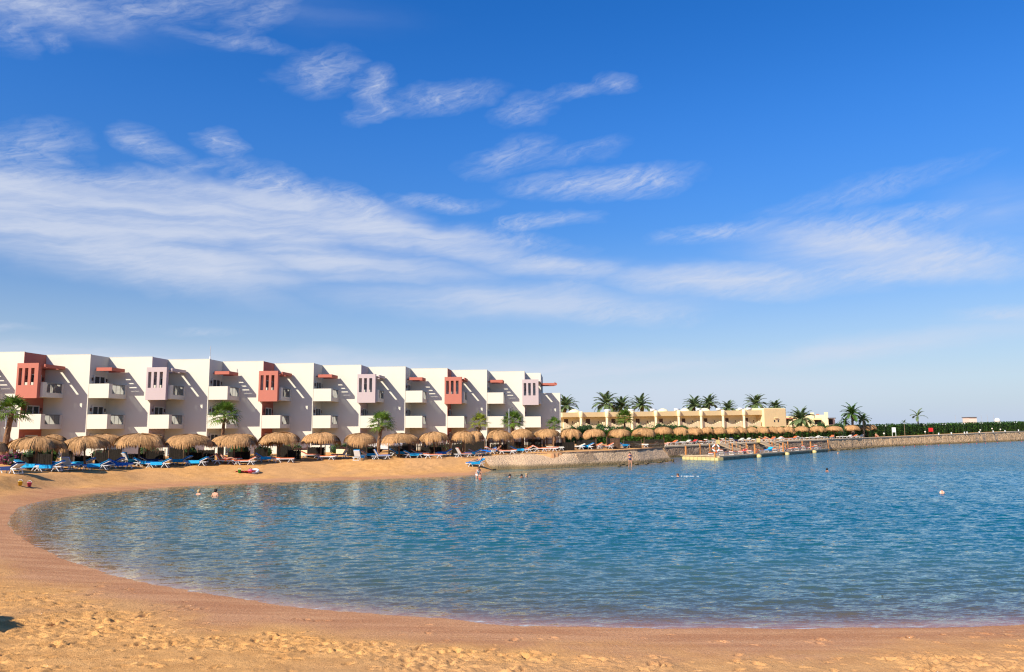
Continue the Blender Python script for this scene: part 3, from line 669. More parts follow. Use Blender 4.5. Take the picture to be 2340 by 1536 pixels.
def build_walls():
    # sloping stone revetment below the terrace
    bpx = [(1096, 1066, .30), (1134, 1069, .20), (1163, 1070, .10), (1200, 1074.5, -.05), (1300, 1068.5, -.05), (1400, 1063.5, -.05), (1460, 1060.5, -.05), (1534, 1054, -.05)]
    tpx = [(1092, 1045, 1.2), (1125, 1042.5, 1.27), (1163, 1040, 1.35), (1200, 1039, 1.40), (1300, 1035.5, 1.5), (1400, 1031.5, 1.55), (1455, 1028.5, 1.6), (1513, 1024.5, 1.62)]
    base = [at_z(*p) for p in bpx]; top = [at_z(*p)+Vector((0, 0, 0.06)) for p in tpx]
    vs, fs, fr = strip_wall('x', [p+Vector((.25, -.5, -.2)) for p in base], top, None, rows=9, step=0.4, amp=0.06, seed=60)
    mb = MB(); mb.add(vs, fs, 0.5)
    e = top[-1]+Vector((0.15, -0.2, 0)); bb = base[-1]; back = Vector((e.x+0.5, e.y+5.5, 0))
    mb.add([bb+Vector((.25, -.5, -.3)), Vector((e.x, e.y, e.z)), Vector((back.x, back.y, e.z)), Vector((back.x, back.y, -0.5))], [(0, 3, 2, 1)], 0.5)
    o = mb.build('sloping_sea_wall', M['revet'], smooth=True); tag(o, 'sloping beige stone sea wall with steps below the beach terrace', 'sea wall')
    cpm = MB()
    for i in range(2, len(top)-1):
        a, b = top[i], top[i+1]; d = (b-a).normalized(); nn = Vector((-d.y, d.x, 0))
        z = Vector((0, 0, 0.04)); dn = Vector((0, 0, -0.32)); f = -nn*0.10
        cpm.hexa([a+f+dn, b+f+dn, b+nn*.4+dn, a+nn*.4+dn, a+f+z, b+f+z, b+nn*.4+z, a+nn*.4+z])
    cpm.build('coping', M['quaystone'], o)
    st = MB()     # shallow flight of steps cut in the slope
    for k in range(6):
        f = k/6; L = base[4].lerp(base[5], 0.25).lerp(top[4].lerp(top[5], 0.1), 0.25+0.72*f); Rr = base[4].lerp(base[5], .75).lerp(top[4].lerp(top[5], .45), 0.25+0.72*f)
        d = (Rr-L).normalized(); nn = Vector((-d.y, d.x, 0))
        lo = Vector((0, 0, -0.3)); hi = Vector((0, 0, 0.02))
        st.hexa([L-nn*.3+lo, Rr-nn*.3+lo, Rr+nn*.35+lo, L+nn*.35+lo, L-nn*.3+hi, Rr-nn*.3+hi, Rr+nn*.35+hi, L+nn*.35+hi])
    st.build('step', M['revet'], o)
    # rubble quay behind the pontoon
    W = [V3(p, 0) for p in wall_pts]
    def wall(name, i0, i1, batter, m, label, rows, amp, seed):
        b = [Vector((W[i].x, W[i].y, -0.7))-INL*(-0.0) for i in range(i0, i1+1)]; t_ = [Vector((W[i].x, W[i].y, wall_top[i]-0.12))+INL*batter for i in range(i0, i1+1)]
        vs, fs, fr = strip_wall(name, b, t_, None, rows=rows, step=0.7, amp=amp, seed=seed)
        mb = MB(); mb.add(vs, fs, 0.5); o = mb.build(name, m, smooth=True); tag(o, label, 'sea wall')
        c = MB()
        for i in range(i0, i1):
            k = i-i0; a, e = t_[k], t_[k+1]; h = Vector((0, 0, 0.14)); dn = Vector((0, 0, -0.06)); f = -INL*0.12; bk = INL*(3.2-batter)
            c.hexa([a+f+dn, e+f+dn, e+bk+dn, a+bk+dn, a+f+h, e+f+h, e+bk+h, a+bk+h])
        c.build('coping', M['coping'], o)
        return o
    wall('quay_wall', 0, 1, 0.45, M['quaystone'], 'dark rubble stone quay wall standing behind the wooden pontoon', 5, 0.07, 70)
    pw = wall('pier_wall', 1, 5, 1.35, M['pierstone'], 'long pale stone pier wall running out to the right edge', 6, 0.16, 80)
    # low footing ledge along the pier
    lm = MB(); b = [Vector((W[i].x, W[i].y, -0.4))-INL*0.9 for i in range(1, 6)]; t_ = [Vector((W[i].x, W[i].y, 0.22))-INL*0.5 for i in range(1, 6)]; u_ = [Vector((W[i].x, W[i].y, 0.30))+INL*0.3 for i in range(1, 6)]
    vs, fs, fr = strip_wall('f', b, t_, None, rows=2, step=0.6, amp=0.14, seed=90); lm.add(vs, fs, .5); vs, fs, fr = strip_wall('f', t_, u_, None, rows=2, step=0.6, amp=0.10, seed=91); lm.add(vs, fs, .5)
    lm.build('footing', M['pierstone'], pw, smooth=True)
    # loose rocks at the foot
    r = random.Random(8); sp = []
    for k in range(34): sp.append((1895+r.uniform(0, 130), 0))
    for k in range(26): sp.append((1405+r.uniform(0, 140), 1))
    for k, (px, kind) in enumerate(sp):
        if kind == 0:
            f = (px-1895)/105; p = W[1].lerp(W[2], min(1.2, f))-INL*r.uniform(0.3, 1.1); z = 0.12
        else:
            y = 1063.5+(px-1400)*(1054-1063.5)/134-r.uniform(-1.5, 3.5); p = at_z(px, y, 0.1); z = 0.12
        bm = bmesh.new(); bmesh.ops.create_icosphere(bm, subdivisions=2, radius=1)
        sc = r.uniform(0.14, 0.42)*(1 if kind == 0 else 0.6); el = Vector((r.uniform(.8, 1.5), r.uniform(.7, 1.2), r.uniform(.5, .8)))
        for v in bm.verts:
            h = math.sin(v.co.x*3.1+k)+math.sin(v.co.y*4.3+k*1.7)+math.sin(v.co.z*3.7+k*.6)
            v.co = Vector((v.co.x*el.x, v.co.y*el.y, v.co.z*el.z))*sc*(1+0.12*h)
        me = bpy.data.meshes.new('shore_rock'); bm.to_mesh(me); bm.free(); me.materials.append(M['rock'])
        o = bpy.data.objects.new('shore_rock', me); COL.objects.link(o); o.location = (p.x, p.y, z); o.rotation_euler.z = r.uniform(0, 6)
        tag(o, 'dark wet rock at the waterline at the foot of the pale pier wall' if kind == 0 else 'small brown rock at the waterline below the sloping sea wall', 'rock', 'rocks at the foot of the pier' if kind == 0 else 'rocks below the sloping sea wall')
build_walls()

# ------------------------------------------------------------------ thatched parasols
def make_thatch(seed):
    r = random.Random(seed); mb = MB()
    prof = [(0.04, 2.77), (0.50, 2.74), (0.96, 2.65), (1.36, 2.49), (1.61, 2.26), (1.75, 1.98), (1.79, 1.78)]
    def pr(s):     # s in 0..1 along the profile
        x = s*(len(prof)-1); i = min(int(x), len(prof)-2); f = x-i
        return prof[i][0]*(1-f)+prof[i+1][0]*f, prof[i][1]*(1-f)+prof[i+1][1]*f
    lob = [(r.uniform(0, 6.28), r.randint(2, 9), r.uniform(.01, .045)) for _ in range(6)]
    def bump(t, s): return sum(a*math.sin(n*t+p+s*2) for p, n, a in lob)
    for layer, (s0, s1, n, lift) in enumerate([(0.55, 1.10, 270, 0.0), (0.33, 0.88, 220, 0.035), (0.14, 0.60, 170, 0.055), (0.0, 0.36, 120, 0.07)]):
        for k in range(n):
            t = 2*math.pi*(k+r.random())/n; a = s0+r.uniform(-.05, .05); b = s1+r.uniform(-0.05, 0.05)+bump(t, 0)*1.2
            tone = min(1, max(0, r.gauss(0.32, 0.26)+0.5*bump(t, 1)*4)); pts = []; tw = r.uniform(-.05, .05)
            for q in range(5):
                s = a+(b-a)*q/4; sc = min(s, 1.0); rad, z = pr(max(0, sc))
                if s > 1: z -= (s-1)*1.6; rad += (s-1)*0.12
                rad *= 1+bump(t, 0); lf = lift*(1-q/4)+r.uniform(0, 0.022)
                tt = t+tw*q/4
                pts.append(Vector(((rad+lf)*math.cos(tt), (rad+lf)*math.sin(tt), z+lf*0.8+bump(t, 2)*0.5)))
            side = Vector((-math.sin(t), math.cos(t), r.uniform(-.4, .4))).normalized()
            mb.blade(pts, side, r.uniform(0.07, 0.15), tone)
    return mb
thatches = []
post_mb = MB(); post_mb.tube([(0, 0, -0.3), (0.01, 0, 1.2), (0, 0, 2.5)], [0.085, 0.075, 0.065], 8)
raft = MB()
for k in range(8):
    t = k*math.pi/4; raft.tube([(0.05*math.cos(t), 0.05*math.sin(t), 2.55), (0.9*math.cos(t), 0.9*math.sin(t), 2.42), (1.55*math.cos(t), 1.55*math.sin(t), 2.02)], 0.03, 5)
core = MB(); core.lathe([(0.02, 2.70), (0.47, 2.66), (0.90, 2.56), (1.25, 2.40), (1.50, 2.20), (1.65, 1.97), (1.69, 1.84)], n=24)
proto = []
for k in range(7):
    root = empty('thatched_parasol')
    th = make_thatch(40+k).build('thatch', M['thatch'], root)
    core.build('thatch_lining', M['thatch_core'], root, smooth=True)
    post_mb.build('post', M['post'], root); raft.build('rafters', M['post'], root); proto.append(root)
front = [(-42, 17, 1008), (27, 144, 999), (147, 250, 998), (265, 374, 992), (380, 484, 993), (486, 586, 993), (593, 688, 989), (691, 778, 989.5), (785, 860, 991), (872, 954, 991), (958, 1029, 988), (1029, 1083, 986), (1064, 1106, 986),
         (1110, 1167, 984), (1166, 1220, 981), (1222, 1280, 981), (1279, 1330, 981), (1331, 1385, 981), (1390, 1442, 981), (1444, 1497, 979), (1493, 1538, 976), (1536, 1573, 977)]
rear = [(92, 153, 994), (200, 281, 993), (300, 376, 992), (520, 588, 992.5)]
right = [(1567, 1607, 978), (1600, 1633, 977), (1627, 1661, 977), (1655, 1687, 977), (1677, 1708, 977), (1705, 1731, 976), (1727, 1758, 976), (1753, 1777, 976), (1770, 1794, 976), (1787, 1816, 975.5),
         (1814, 1850, 974.5), (1849, 1886, 974), (1886, 1924, 974), (1925, 1963, 972), (1963, 2002, 970.5)]
used = [False]*7
def wall_depth(px, off=0.0):
    """distance at which the line of sight through a photo column crosses the quay and pier line, moved inland by off"""
    d = ray(px, 985); s = d.x/d.y
    for i in range(len(wall_pts)-1):
        ax, ay = wall_pts[i][0]+INL.x*off, wall_pts[i][1]+INL.y*off; bx, by = wall_pts[i+1][0]+INL.x*off, wall_pts[i+1][1]+INL.y*off
        t = (s*ay-ax)/((bx-ax)-s*(by-ay))
        if (t >= 0 or i == 0) and t <= 1.0: return ay+t*(by-ay)
    return wall_pts[-1][1]
PAR = []
def put_parasol(xl, xr, yt, Y, label, group):
    k = random.randrange(7); D = (xr-xl)*Y/F
    o = proto[k] if not used[k] else copy_tree(proto[k]); used[k] = True
    p = at_y((xl+xr)/2, yt, Y); g = ground_h(p.x, p.y); s = D/3.56
    hs = (p.z-g)/2.80
    o.location = (p.x, p.y, g); o.scale = (s, s, hs); o.rotation_euler = (R(random.gauss(0, 2.2)), R(random.gauss(0, 2.2)), random.uniform(0, 6.28))
    tag(o, label, 'parasol', group); PAR.append((p.x, p.y, g, s)); return o
def crest_depth(px):
    ps = [q[0] for q in crest_px]; return float(np.interp(px, ps, [at_z(*q).y for q in crest_px]))
for i, (a, b, yt) in enumerate(front):
    c = (a+b)/2; Y = crest_depth(c)+2.8+max(0, c-1150)*0.03
    if i == 12: Y += 4
    if c > 1508: Y = wall_depth(c, 5.0)
    put_parasol(a, b, yt, Y, f'round straw thatched parasol, {ordn(i+1)} from the left in the front beach row', 'thatched parasols in the front beach row')
for i, (a, b, yt) in enumerate(rear):
    Y = crest_depth((a+b)/2)+7.5
    put_parasol(a, b, yt, Y, f'straw thatched parasol half hidden behind the front row, {ordn(i+1)} from the left', 'thatched parasols behind the front row')
for i, (a, b, yt) in enumerate(right):
    Y = wall_depth((a+b)/2, 5.0)
    put_parasol(a, b, yt, Y, f'small thatched parasol above the quay wall, {ordn(i+1)} from the left in that row', 'thatched parasols above the quay and pier wall')

# ------------------------------------------------------------------ sun loungers
def make_lounger(back_deg, fab, towel=None):
    root = empty('sun_lounger')
    f = MB()
    for y in (-0.31, 0.31): f.box((0, y, 0.33), (1.9, 0.05, 0.06))
    for x in (-0.93, -0.3, 0.3, 0.93): f.box((x, 0, 0.325), (0.05, 0.57, 0.05))
    f.build('frame', M['white_plastic'], root, bevel=0.008)
    for x in (-0.55, 0.62):
        l = MB()
        for y in (-0.31, 0.31):
            l.tube([(x-0.26, y, 0.0), (x-0.04, y, 0.31)], 0.03, 6); l.tube([(x+0.26, y, 0.0), (x+0.04, y, 0.31)], 0.03, 6)
        l.tube([(x-0.26, -0.31, 0.02), (x-0.26, 0.31, 0.02)], 0.025, 6); l.build('leg', M['white_plastic'], root)
    a = R(back_deg); c = MB(); c.box((0.28, 0, 0.40), (1.28, 0.60, 0.07)); c.build('seat_cushion', M['fab_'+fab], root, bevel=0.02)
    Mx = Matrix.Translation((-0.36, 0, 0.38)) @ Matrix.Rotation(a, 4, 'Y')
    b = MB(); b.box(None, (0.70, 0.62, 0.045), M=Mx @ Matrix.Translation((-0.36, 0, -0.02))); bo = b.build('backrest', M['white_plastic'], root, bevel=0.01)
    b = MB(); b.box(None, (0.68, 0.58, 0.07), M=Mx @ Matrix.Translation((-0.36, 0, 0.045))); b.build('back_cushion', M['fab_'+fab], bo, bevel=0.02)
    if towel:
        tw = MB(); tw.box(None, (0.74, 0.66, 0.03), M=Mx @ Matrix.Translation((-0.36, 0, 0.10))); tw.box((0.10, 0.0, 0.455), (1.0, 0.68, 0.025)); tw.box((0.10, 0.345, 0.34), (0.95, 0.012, 0.25)); tw.box((0.10, -0.345, 0.34), (0.95, 0.012, 0.25))
        tw.build('towel', M['fab_'+towel], root, bevel=0.008)
    return root
LP = {}
def lounger(px, py, kind, ang=0, label='', group='', pos=None, sc=1.0):
    if kind not in LP:
        bd, fab, tw = {'blue': (28, 'blue', 'blue'), 'cyan': (26, 'blue', 'cyan'), 'flatblue': (4, 'blue', None), 'orange': (26, 'orange', None), 'upo': (58, 'orange', None), 'upb': (58, 'blue', None), 'upc': (60, 'blue', 'cyan'),
                       'oblue': (30, 'orange', 'cyan'), 'flato': (5, 'orange', None), 'white': (22, 'cream', None), 'flatw': (4, 'cream', None), 'red': (24, 'red', None), 'navy': (26, 'navy', 'navy')}[kind]
        o = LP[kind] = make_lounger(bd, fab, tw)
    else: o = copy_tree(LP[kind])
    p = pos or on_ground(px, py); o.location = p; o.rotation_euler.z = R(ang); o.scale = (sc, sc, sc)
    tag(o, label, 'sun lounger', group); return o
CN = {'blue': 'lounger under blue towel', 'cyan': 'blue lounger with turquoise towel', 'flatblue': 'flat blue lounger', 'orange': 'orange cushioned lounger', 'upo': 'upright orange lounger', 'upb': 'upright blue lounger', 'upc': 'upright lounger under turquoise towel',
      'oblue': 'orange lounger with turquoise towel', 'flato': 'flat orange lounger', 'white': 'cream cushioned lounger', 'flatw': 'flat cream lounger', 'red': 'red cushioned lounger', 'navy': 'lounger under navy towel'}
fr = [(24, 1081, 'navy', 165), (66, 1080, 'cyan', 10), (112, 1079, 'cyan', 185), (160, 1076, 'upb', 80), (186, 1074, 'cyan', 175), (219, 1075, 'cyan', 192), (130, 1066, 'blue', 20), (255, 1068, 'blue', 170), (276, 1064, 'blue', 12), (293, 1069, 'upc', 75), (333, 1070, 'cyan', 8), (362, 1069, 'cyan', 184),
      (345, 1064, 'navy', 30), (412, 1068, 'cyan', 172), (448, 1067, 'cyan', 186), (466, 1060, 'orange', 190), (511, 1063, 'upo', 14), (528, 1060, 'red', 30), (560, 1062, 'orange', 184), (606, 1060, 'oblue', 12), (650, 1060, 'flato', 5), (710, 1057, 'orange', 6), (746, 1056, 'flato', 186), (778, 1053, 'upo', 170),
      (820, 1056, 'upc', 80), (843, 1055, 'oblue', 25), (870, 1053, 'upb', 28), (912, 1052, 'cyan', 12), (944, 1051, 'cyan', 20), (960, 1047, 'orange', 8), (990, 1050, 'flato', 4), (1012, 1048, 'blue', 188), (1058, 1043, 'upo', 35), (1080, 1043, 'cyan', 170), (1092, 1041, 'orange', 8), (1115, 1038, 'blue', 170), (1128, 1036, 'orange', 30), (1160, 1038, 'flato', 178),
      (1185, 1035, 'cyan', 8), (1198, 1034, 'orange', 184), (1236, 1032.5, 'orange', 12), (1256, 1032, 'flato', 182), (1270, 1030, 'flatw', 4), (1318, 1027.5, 'white', 176), (1340, 1027, 'cyan', 150), (1358, 1026, 'orange', 184), (1384, 1026, 'orange', 182), (1424, 1024, 'cyan', 40), (1438, 1023.5, 'flatw', 4),
      (1465, 1022.5, 'white', 6), (1486, 1022, 'orange', 176), (1513, 1020, 'orange', 8)]
fr.sort(); BK = [0.2, 2.6, 0.8, 4.2, 1.6, 3.4]
for i, (px, py, k, a) in enumerate(fr):
    q_ = at_y(px, py, crest_depth(px)+0.6+BK[i % 6]) if px < 1060 else on_ground(px, py)
    lounger(px, py, k, a+random.uniform(-8, 8), f'{CN[k]}, {ordn(i+1)} from the left under the front parasols', 'sun loungers under the beach parasols', pos=Vector((q_.x, q_.y, ground_h(q_.x, q_.y)+.02)))
kinds = ['orange', 'flatw', 'white', 'red', 'flato', 'white', 'orange', 'white', 'navy', 'white', 'white', 'flatw']
for i in range(26):
    px = 1535+i*17.4+random.uniform(-4, 4); Y = wall_depth(px, 3.4); p = at_y(px, 1010, Y); g = ground_h(p.x, p.y)
    for _ in range(2): g = max(g, ground_h(p.x, p.y))
    k = kinds[i % 12] if px < 1760 else random.choice(['white', 'flatw', 'white', 'orange'])
    lounger(0, 0, k, random.choice((8, 188, 176))+random.uniform(-15, 15)+35, f'{CN[k]} on top of the quay wall, {ordn(i+1)} from the left there', 'sun loungers on top of the quay and pier wall', pos=Vector((p.x, p.y, g+0.03)))

# ------------------------------------------------------------------ palms and planting
def frond_pinnate(mb, top, az, el0, L, droop, w, r, nl=26):
    p = Vector(top); el = el0; pts = []; n = 9
    for i in range(n+1):
        pts.append(p.copy()); d = Vector((math.cos(az)*math.cos(el), math.sin(az)*math.cos(el), math.sin(el))); p = p+d*(L/n); el -= droop/n*(0.4+1.2*i/n)
    mb.tube(pts, [0.035*(1-i/(n+1))+0.006 for i in range(n+1)], 4, False, 0.3)
    for k in range(nl):
        f = 0.12+0.86*k/nl; x = f*n; i = min(int(x), n-1); q = pts[i].lerp(pts[i+1], x-i); tg = (pts[i+1]-pts[i]).normalized()
        sd = tg.cross(Vector((0, 0, 1)));
        if sd.length < 0.1: sd = Vector((-math.sin(az), math.cos(az), 0))
        sd.normalize(); up = sd.cross(tg); l = L*0.20*math.sin(math.pi*min(1, 0.18+f*0.78))+0.12
        for sg in (-1, 1):
            d = (tg*0.75+sd*sg*0.75+up*r.uniform(0.0, 0.35)).normalized(); e = q+d*l+Vector((0, 0, -l*0.25)); mid = q+d*l*0.55
            mb.blade([q, mid, e], tg.cross(d).cross(d).normalized(), w, r.random())
def frond_fan(mb, top, az, el, pet, br, r, w=0.085, nb=15):
    d = Vector((math.cos(az)*math.cos(el), math.sin(az)*math.cos(el), math.sin(el)))
    b = Vector(top)+d*pet*0.55; hub = b+(d+Vector((0, 0, -0.25))).normalized()*pet*0.45
    mb.tube([top, b, hub], 0.018, 4, False, 0.2)
    ax = (hub-b).normalized(); sd = ax.cross(Vector((0, 0, 1)))
    if sd.length < 0.1: sd = Vector((-math.sin(az), math.cos(az), 0))
    sd.normalize(); up = sd.cross(ax); tn = r.random()*0.6
    for k in range(nb):
        t = (k/(nb-1)-0.5)*R(220); dd = (ax*math.cos(t)+sd*math.sin(t)+up*(0.10*math.cos(t*2))).normalized(); l = br*(0.75+0.25*math.cos(t))*r.uniform(.9, 1.1)
        m1 = hub+dd*l*0.5; e = hub+dd*l+Vector((0, 0, -l*r.uniform(.15, .42)))
        mb.blade([hub, m1, hub.lerp(e, .8)+Vector((0, 0, l*.03)), e], dd.cross(up).normalized()*-1, w*r.uniform(.8, 1.2), min(1, tn+r.random()*0.45))
def palm(name, kind, px, py, rpx, Y, label, group, trunk_r=0.2, lean=0.0, mat=None, n=None, base=None, skirt=True, seed=0):
    r = random.Random(seed*13+5); c = at_y(px, py, Y); g = ground_h(c.x, c.y); rad = rpx*Y/F
    b = Vector((c.x+lean, c.y, g)); root = empty(name, b, label=label, cat='palm tree', group=group); top = c-b
    mb = MB(); n_ = 14; pts = []; rr = []
    for i in range(n_):
        f = i/(n_-1); pts.append(Vector((top.x*f**1.4, top.y*f, -0.2+(top.z+0.2-0.05)*f))); rr.append(trunk_r*(1.25-0.55*f+(0.35 if i == 0 else 0))*(1.06 if i % 2 else 0.94))
    mb.tube(pts, rr, 9); mb.build('trunk', M['bark'] if kind == 'fan' else M['bark_grey'], root, smooth=False)
    mb = MB()
    if kind == 'fan':
        N = n or 30
        for k in range(N):
            f = k/N; el = R(84-106*f+r.uniform(-9, 9)); az = k*2.39996+r.uniform(-.25, .25); frond_fan(mb, top, az, el, rad*0.62, rad*0.58, r, w=rad*0.058)
    else:
        N = n or 34
        for k in range(N):
            f = k/N; el = R(80-95*f+r.uniform(-8, 8)); az = k*2.39996+r.uniform(-.3, .3); frond_pinnate(mb, top, az, el, rad*1.15*r.uniform(.85, 1.08), R(70+25*f+r.uniform(-12, 12)), rad*0.045+0.02, r)
    mb.build('crown', M[mat or ('fan' if kind == 'fan' else 'date')], root)
    if skirt:
        mb = MB()
        for k in range(16):
            az = k*2.39996; d = Vector((math.cos(az), math.sin(az), -1.1)).normalized(); s0 = top+Vector((0, 0, -0.1-0.25*r.random()))
            e = s0+d*rad*r.uniform(.25, .5); mb.blade([s0, s0.lerp(e, .5)+Vector((0, 0, .05)), e], Vector((-math.sin(az), math.cos(az), 0)), rad*.10, r.random())
        mb.build('dry_fronds', M['deadleaf'], root)
    return root
palm('fan_palm', 'fan', 27, 944, 42, 69, 'tall fan palm with thick reddish trunk at the left edge before the hotel', 'fan palms before the hotel', 0.26, -0.5, seed=1)
palm('fan_palm', 'fan', 513, 952, 37, 80, 'fan palm before the white bay with the roof aerial', 'fan palms before the hotel', 0.20, -0.2, seed=2)
palm('fan_palm', 'fan', 872, 970, 33, 87, 'fan palm before the second lilac box bay beside the white car', 'fan palms before the hotel', 0.22, -0.4, seed=3)
palm('fan_palm', 'fan', 1095, 968, 27, 95, 'bright yellow green young fan palm right of the third salmon box bay', 'fan palms before the hotel', 0.2, 0, 'fan_pale', 20, seed=4)
palm('fan_palm', 'fan', 1172, 964, 29, 94, 'green fan palm rising behind two parasols near the hotel end', 'fan palms before the hotel', 0.24, -0.1, seed=5)
palm('fan_palm', 'fan', 1266, 973, 22, 97, 'small fan palm at the right end wall of the white hotel', 'fan palms before the hotel', 0.18, 0, None, 18, seed=6)
palm('fan_palm', 'fan', 1427, 957, 23, 128, 'dense fan palm standing in front of the cream building', 'fan palms before the hotel', 0.2, 0, None, 36, seed=7)
for i, (px, py, rp, lb) in enumerate([(1292, 930, 32, 'date palm half hidden behind the right end of the white hotel'), (1385, 925, 34, 'tallest ragged palm behind the left part of the cream building'), (1420, 932, 30, 'dark date palm between two others behind the cream building'),
                                     (1464, 928, 30, 'round date palm behind the cream building, right of the ragged group'), (1587, 930, 28, 'drooping date palm left of the paired palms behind the cream building'), (1620, 925, 26, 'taller right hand palm of the pair behind the cream building'),
                                     (1664, 935, 22, 'small date palm alone behind the middle of the cream building'), (1727, 925, 29, 'large date palm behind the right part of the cream building'), (1773, 933, 22, 'low date palm behind the cream building end block')]):
    palm('date_palm', 'date', px, py, rp, 226+3*(i % 3), lb, 'date palms behind the cream building', 0.28, 0, None, 36, skirt=True, seed=20+i)
palm('date_palm', 'date', 1830, 960, 31, 178, 'big low date palm with upright fronds before the far villa', 'palms along the pier hedge', 0.35, 0, None, 44, seed=31)
palm('date_palm', 'date', 1947, 947, 27, 176, 'wind blown palm with brown trunk behind the last parasols', 'palms along the pier hedge', 0.3, 0, 'shrub', 26, seed=32)
palm('date_palm', 'date', 1972, 960, 17, 178, 'short bushy palm just right of the wind blown palm', 'palms along the pier hedge', 0.2, 0, None, 26, False, False, seed=33)
palm('date_palm', 'date', 1931, 965, 13, 178, 'smallest palm just left of the wind blown palm', 'palms along the pier hedge', 0.15, 0, None, 22, False, False, seed=34)
palm('coconut_palm', 'date', 2097, 952, 21, 208, 'lone palm with few drooping fronds behind the pier hedge', 'palms along the pier hedge', 0.2, 0, None, 8, False, False, seed=35)
palm('sapling', 'date', 2066, 966, 8, 200, 'thin sapling with a few leaves rising above the pier hedge', 'palms along the pier hedge', 0.08, 0, None, 7, False, False, seed=36)

def leaf_quads(mb, pts, nrm, size, r):
    for p, n in zip(pts, nrm):
        a = Vector((r.gauss(0, 1), r.gauss(0, 1), r.gauss(0, 1))).normalized(); a = (a-n*a.dot(n)*0.6).normalized(); b = a.cross(n+a*0.1).normalized(); s = size*r.uniform(.6, 1.3)
        mb.add([p-a*s*.5, p+b*s*.28, p+a*s*.6, p-b*s*.28], [(0, 1, 2, 3)], r.random())
def bush(name, c, rad, label, group, cat, n=700, size=0.16, mat='shrub', seed=0, lumps=9):
    r = random.Random(seed+900); root = empty(name, c, label=label, cat=cat, group=group)
    mb = MB(); P = []; N = []
    L = [(Vector((r.uniform(-.6, .6)*rad[0], r.uniform(-.6, .6)*rad[1], r.uniform(.25, .7)*rad[2])), r.uniform(.38, .6)) for _ in range(lumps)]
    for k in range(n):
        lc, lr = L[k % lumps]; d = Vector((r.gauss(0, 1), r.gauss(0, 1), r.gauss(0, 1))).normalized(); q = r.uniform(.75, 1.06)
        p = lc+Vector((d.x*rad[0]*lr, d.y*rad[1]*lr, d.z*rad[2]*lr))*q
        if p.z < 0.02: p.z = r.uniform(0.02, 0.3)
        P.append(p); N.append(d)
    leaf_quads(mb, P, N, size, r); mb.build('foliage', M[mat], root)
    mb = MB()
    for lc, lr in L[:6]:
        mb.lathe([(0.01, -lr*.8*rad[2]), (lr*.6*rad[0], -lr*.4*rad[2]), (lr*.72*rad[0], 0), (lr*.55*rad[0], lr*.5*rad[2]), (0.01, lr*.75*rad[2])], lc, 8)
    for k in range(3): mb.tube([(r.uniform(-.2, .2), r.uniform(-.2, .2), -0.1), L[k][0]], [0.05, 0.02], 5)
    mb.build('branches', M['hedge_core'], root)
    return root
# tall green shrubs in front of the cream building
tops = [(1296, 980), (1318, 973), (1342, 970), (1366, 969), (1390, 972), (1412, 975), (1446, 975), (1468, 970), (1494, 968), (1516, 967), (1540, 968), (1562, 970), (1590, 976), (1622, 977), (1655, 977), (1690, 975), (1720, 976)]
for i, (px, ty) in enumerate(tops):
    Y = 137+i*2.2; p = at_y(px, ty, Y); g = ground_h(p.x, p.y)
    bush('shrub', (p.x, p.y, g-0.1), (1.75, 1.3, (p.z-g)*1.02), f'leafy green shrub below the cream building, {ordn(i+1)} from the left', 'shrubs below the cream building', 'shrub', 850, 0.26, 'shrub', i)
for i, (px, ty, w) in enumerate([(1879, 967, 2.0), (1912, 967, 2.3), (1850, 971, 2.0)]):
    p = at_y(px, ty, 172); g = ground_h(p.x, p.y)
    bush('clipped_shrub', (p.x, p.y, g), (w*.9, w*.9, (p.z-g)), ['rounded clipped shrub before the far villa, between its two pillars', 'wide clipped shrub right of the far villa', 'clipped shrub under the big low date palm'][i], 'clipped shrubs before the far villa', 'shrub', 800, 0.22, 'hedge', 50+i, 6)
# dark planting at the foot of the hotel
for i, (px, py, w, h, mt) in enumerate([(60, 1046, 1.6, 1.2, 'shrub'), (112, 1042, 1.5, 1.5, 'shrub'), (345, 1036, 1.2, 1.3, 'shrub'), (425, 1036, 1.7, 1.1, 'shrub'), (545, 1036, 1.3, 1.3, 'shrub'), (600, 1036, 1.1, 1.0, 'shrub'), (663, 1034, 1.3, 1.2, 'shrub'), (775, 1030, 1.1, 1.1, 'shrub'), (18, 1052, 1.2, 0.9, 'bougain'), (240, 1038, 1.4, 1.0, 'redshrub'), (690, 1035, 1.0, .8, 'redshrub'), (838, 1029, 1.1, .9, 'redshrub'), (1010, 1022, 1.6, 1.0, 'shrub'), (1060, 1020, 1.4, 1.0, 'shrub')]):
    Y = crest_depth(px)+10.5; p = at_y(px, py, Y); g = ground_h(p.x, p.y)
    kind = {'shrub': 'dark green', 'bougain': 'pink flowering', 'redshrub': 'dark red leaved'}[mt]
    where = ['left of the second parasol', 'by the first salmon bay', 'by the first lilac bay', 'right of the first lilac bay', 'right of the aerial bay', 'left of the second salmon bay', 'under the second salmon bay', 'left of the second lilac bay',
             'beside the leftmost palm', 'behind the third parasol', 'behind the seventh parasol', 'behind the ninth parasol', 'behind the eleventh parasol', 'left of the yellow green palm'][i]
    bush('low_shrub', (p.x, p.y, g), (w, w*.7, h), f'{kind} low shrub at the foot of the hotel, {where}', 'low shrubs at the foot of the hotel', 'shrub', 420, 0.2, mt, 70+i)
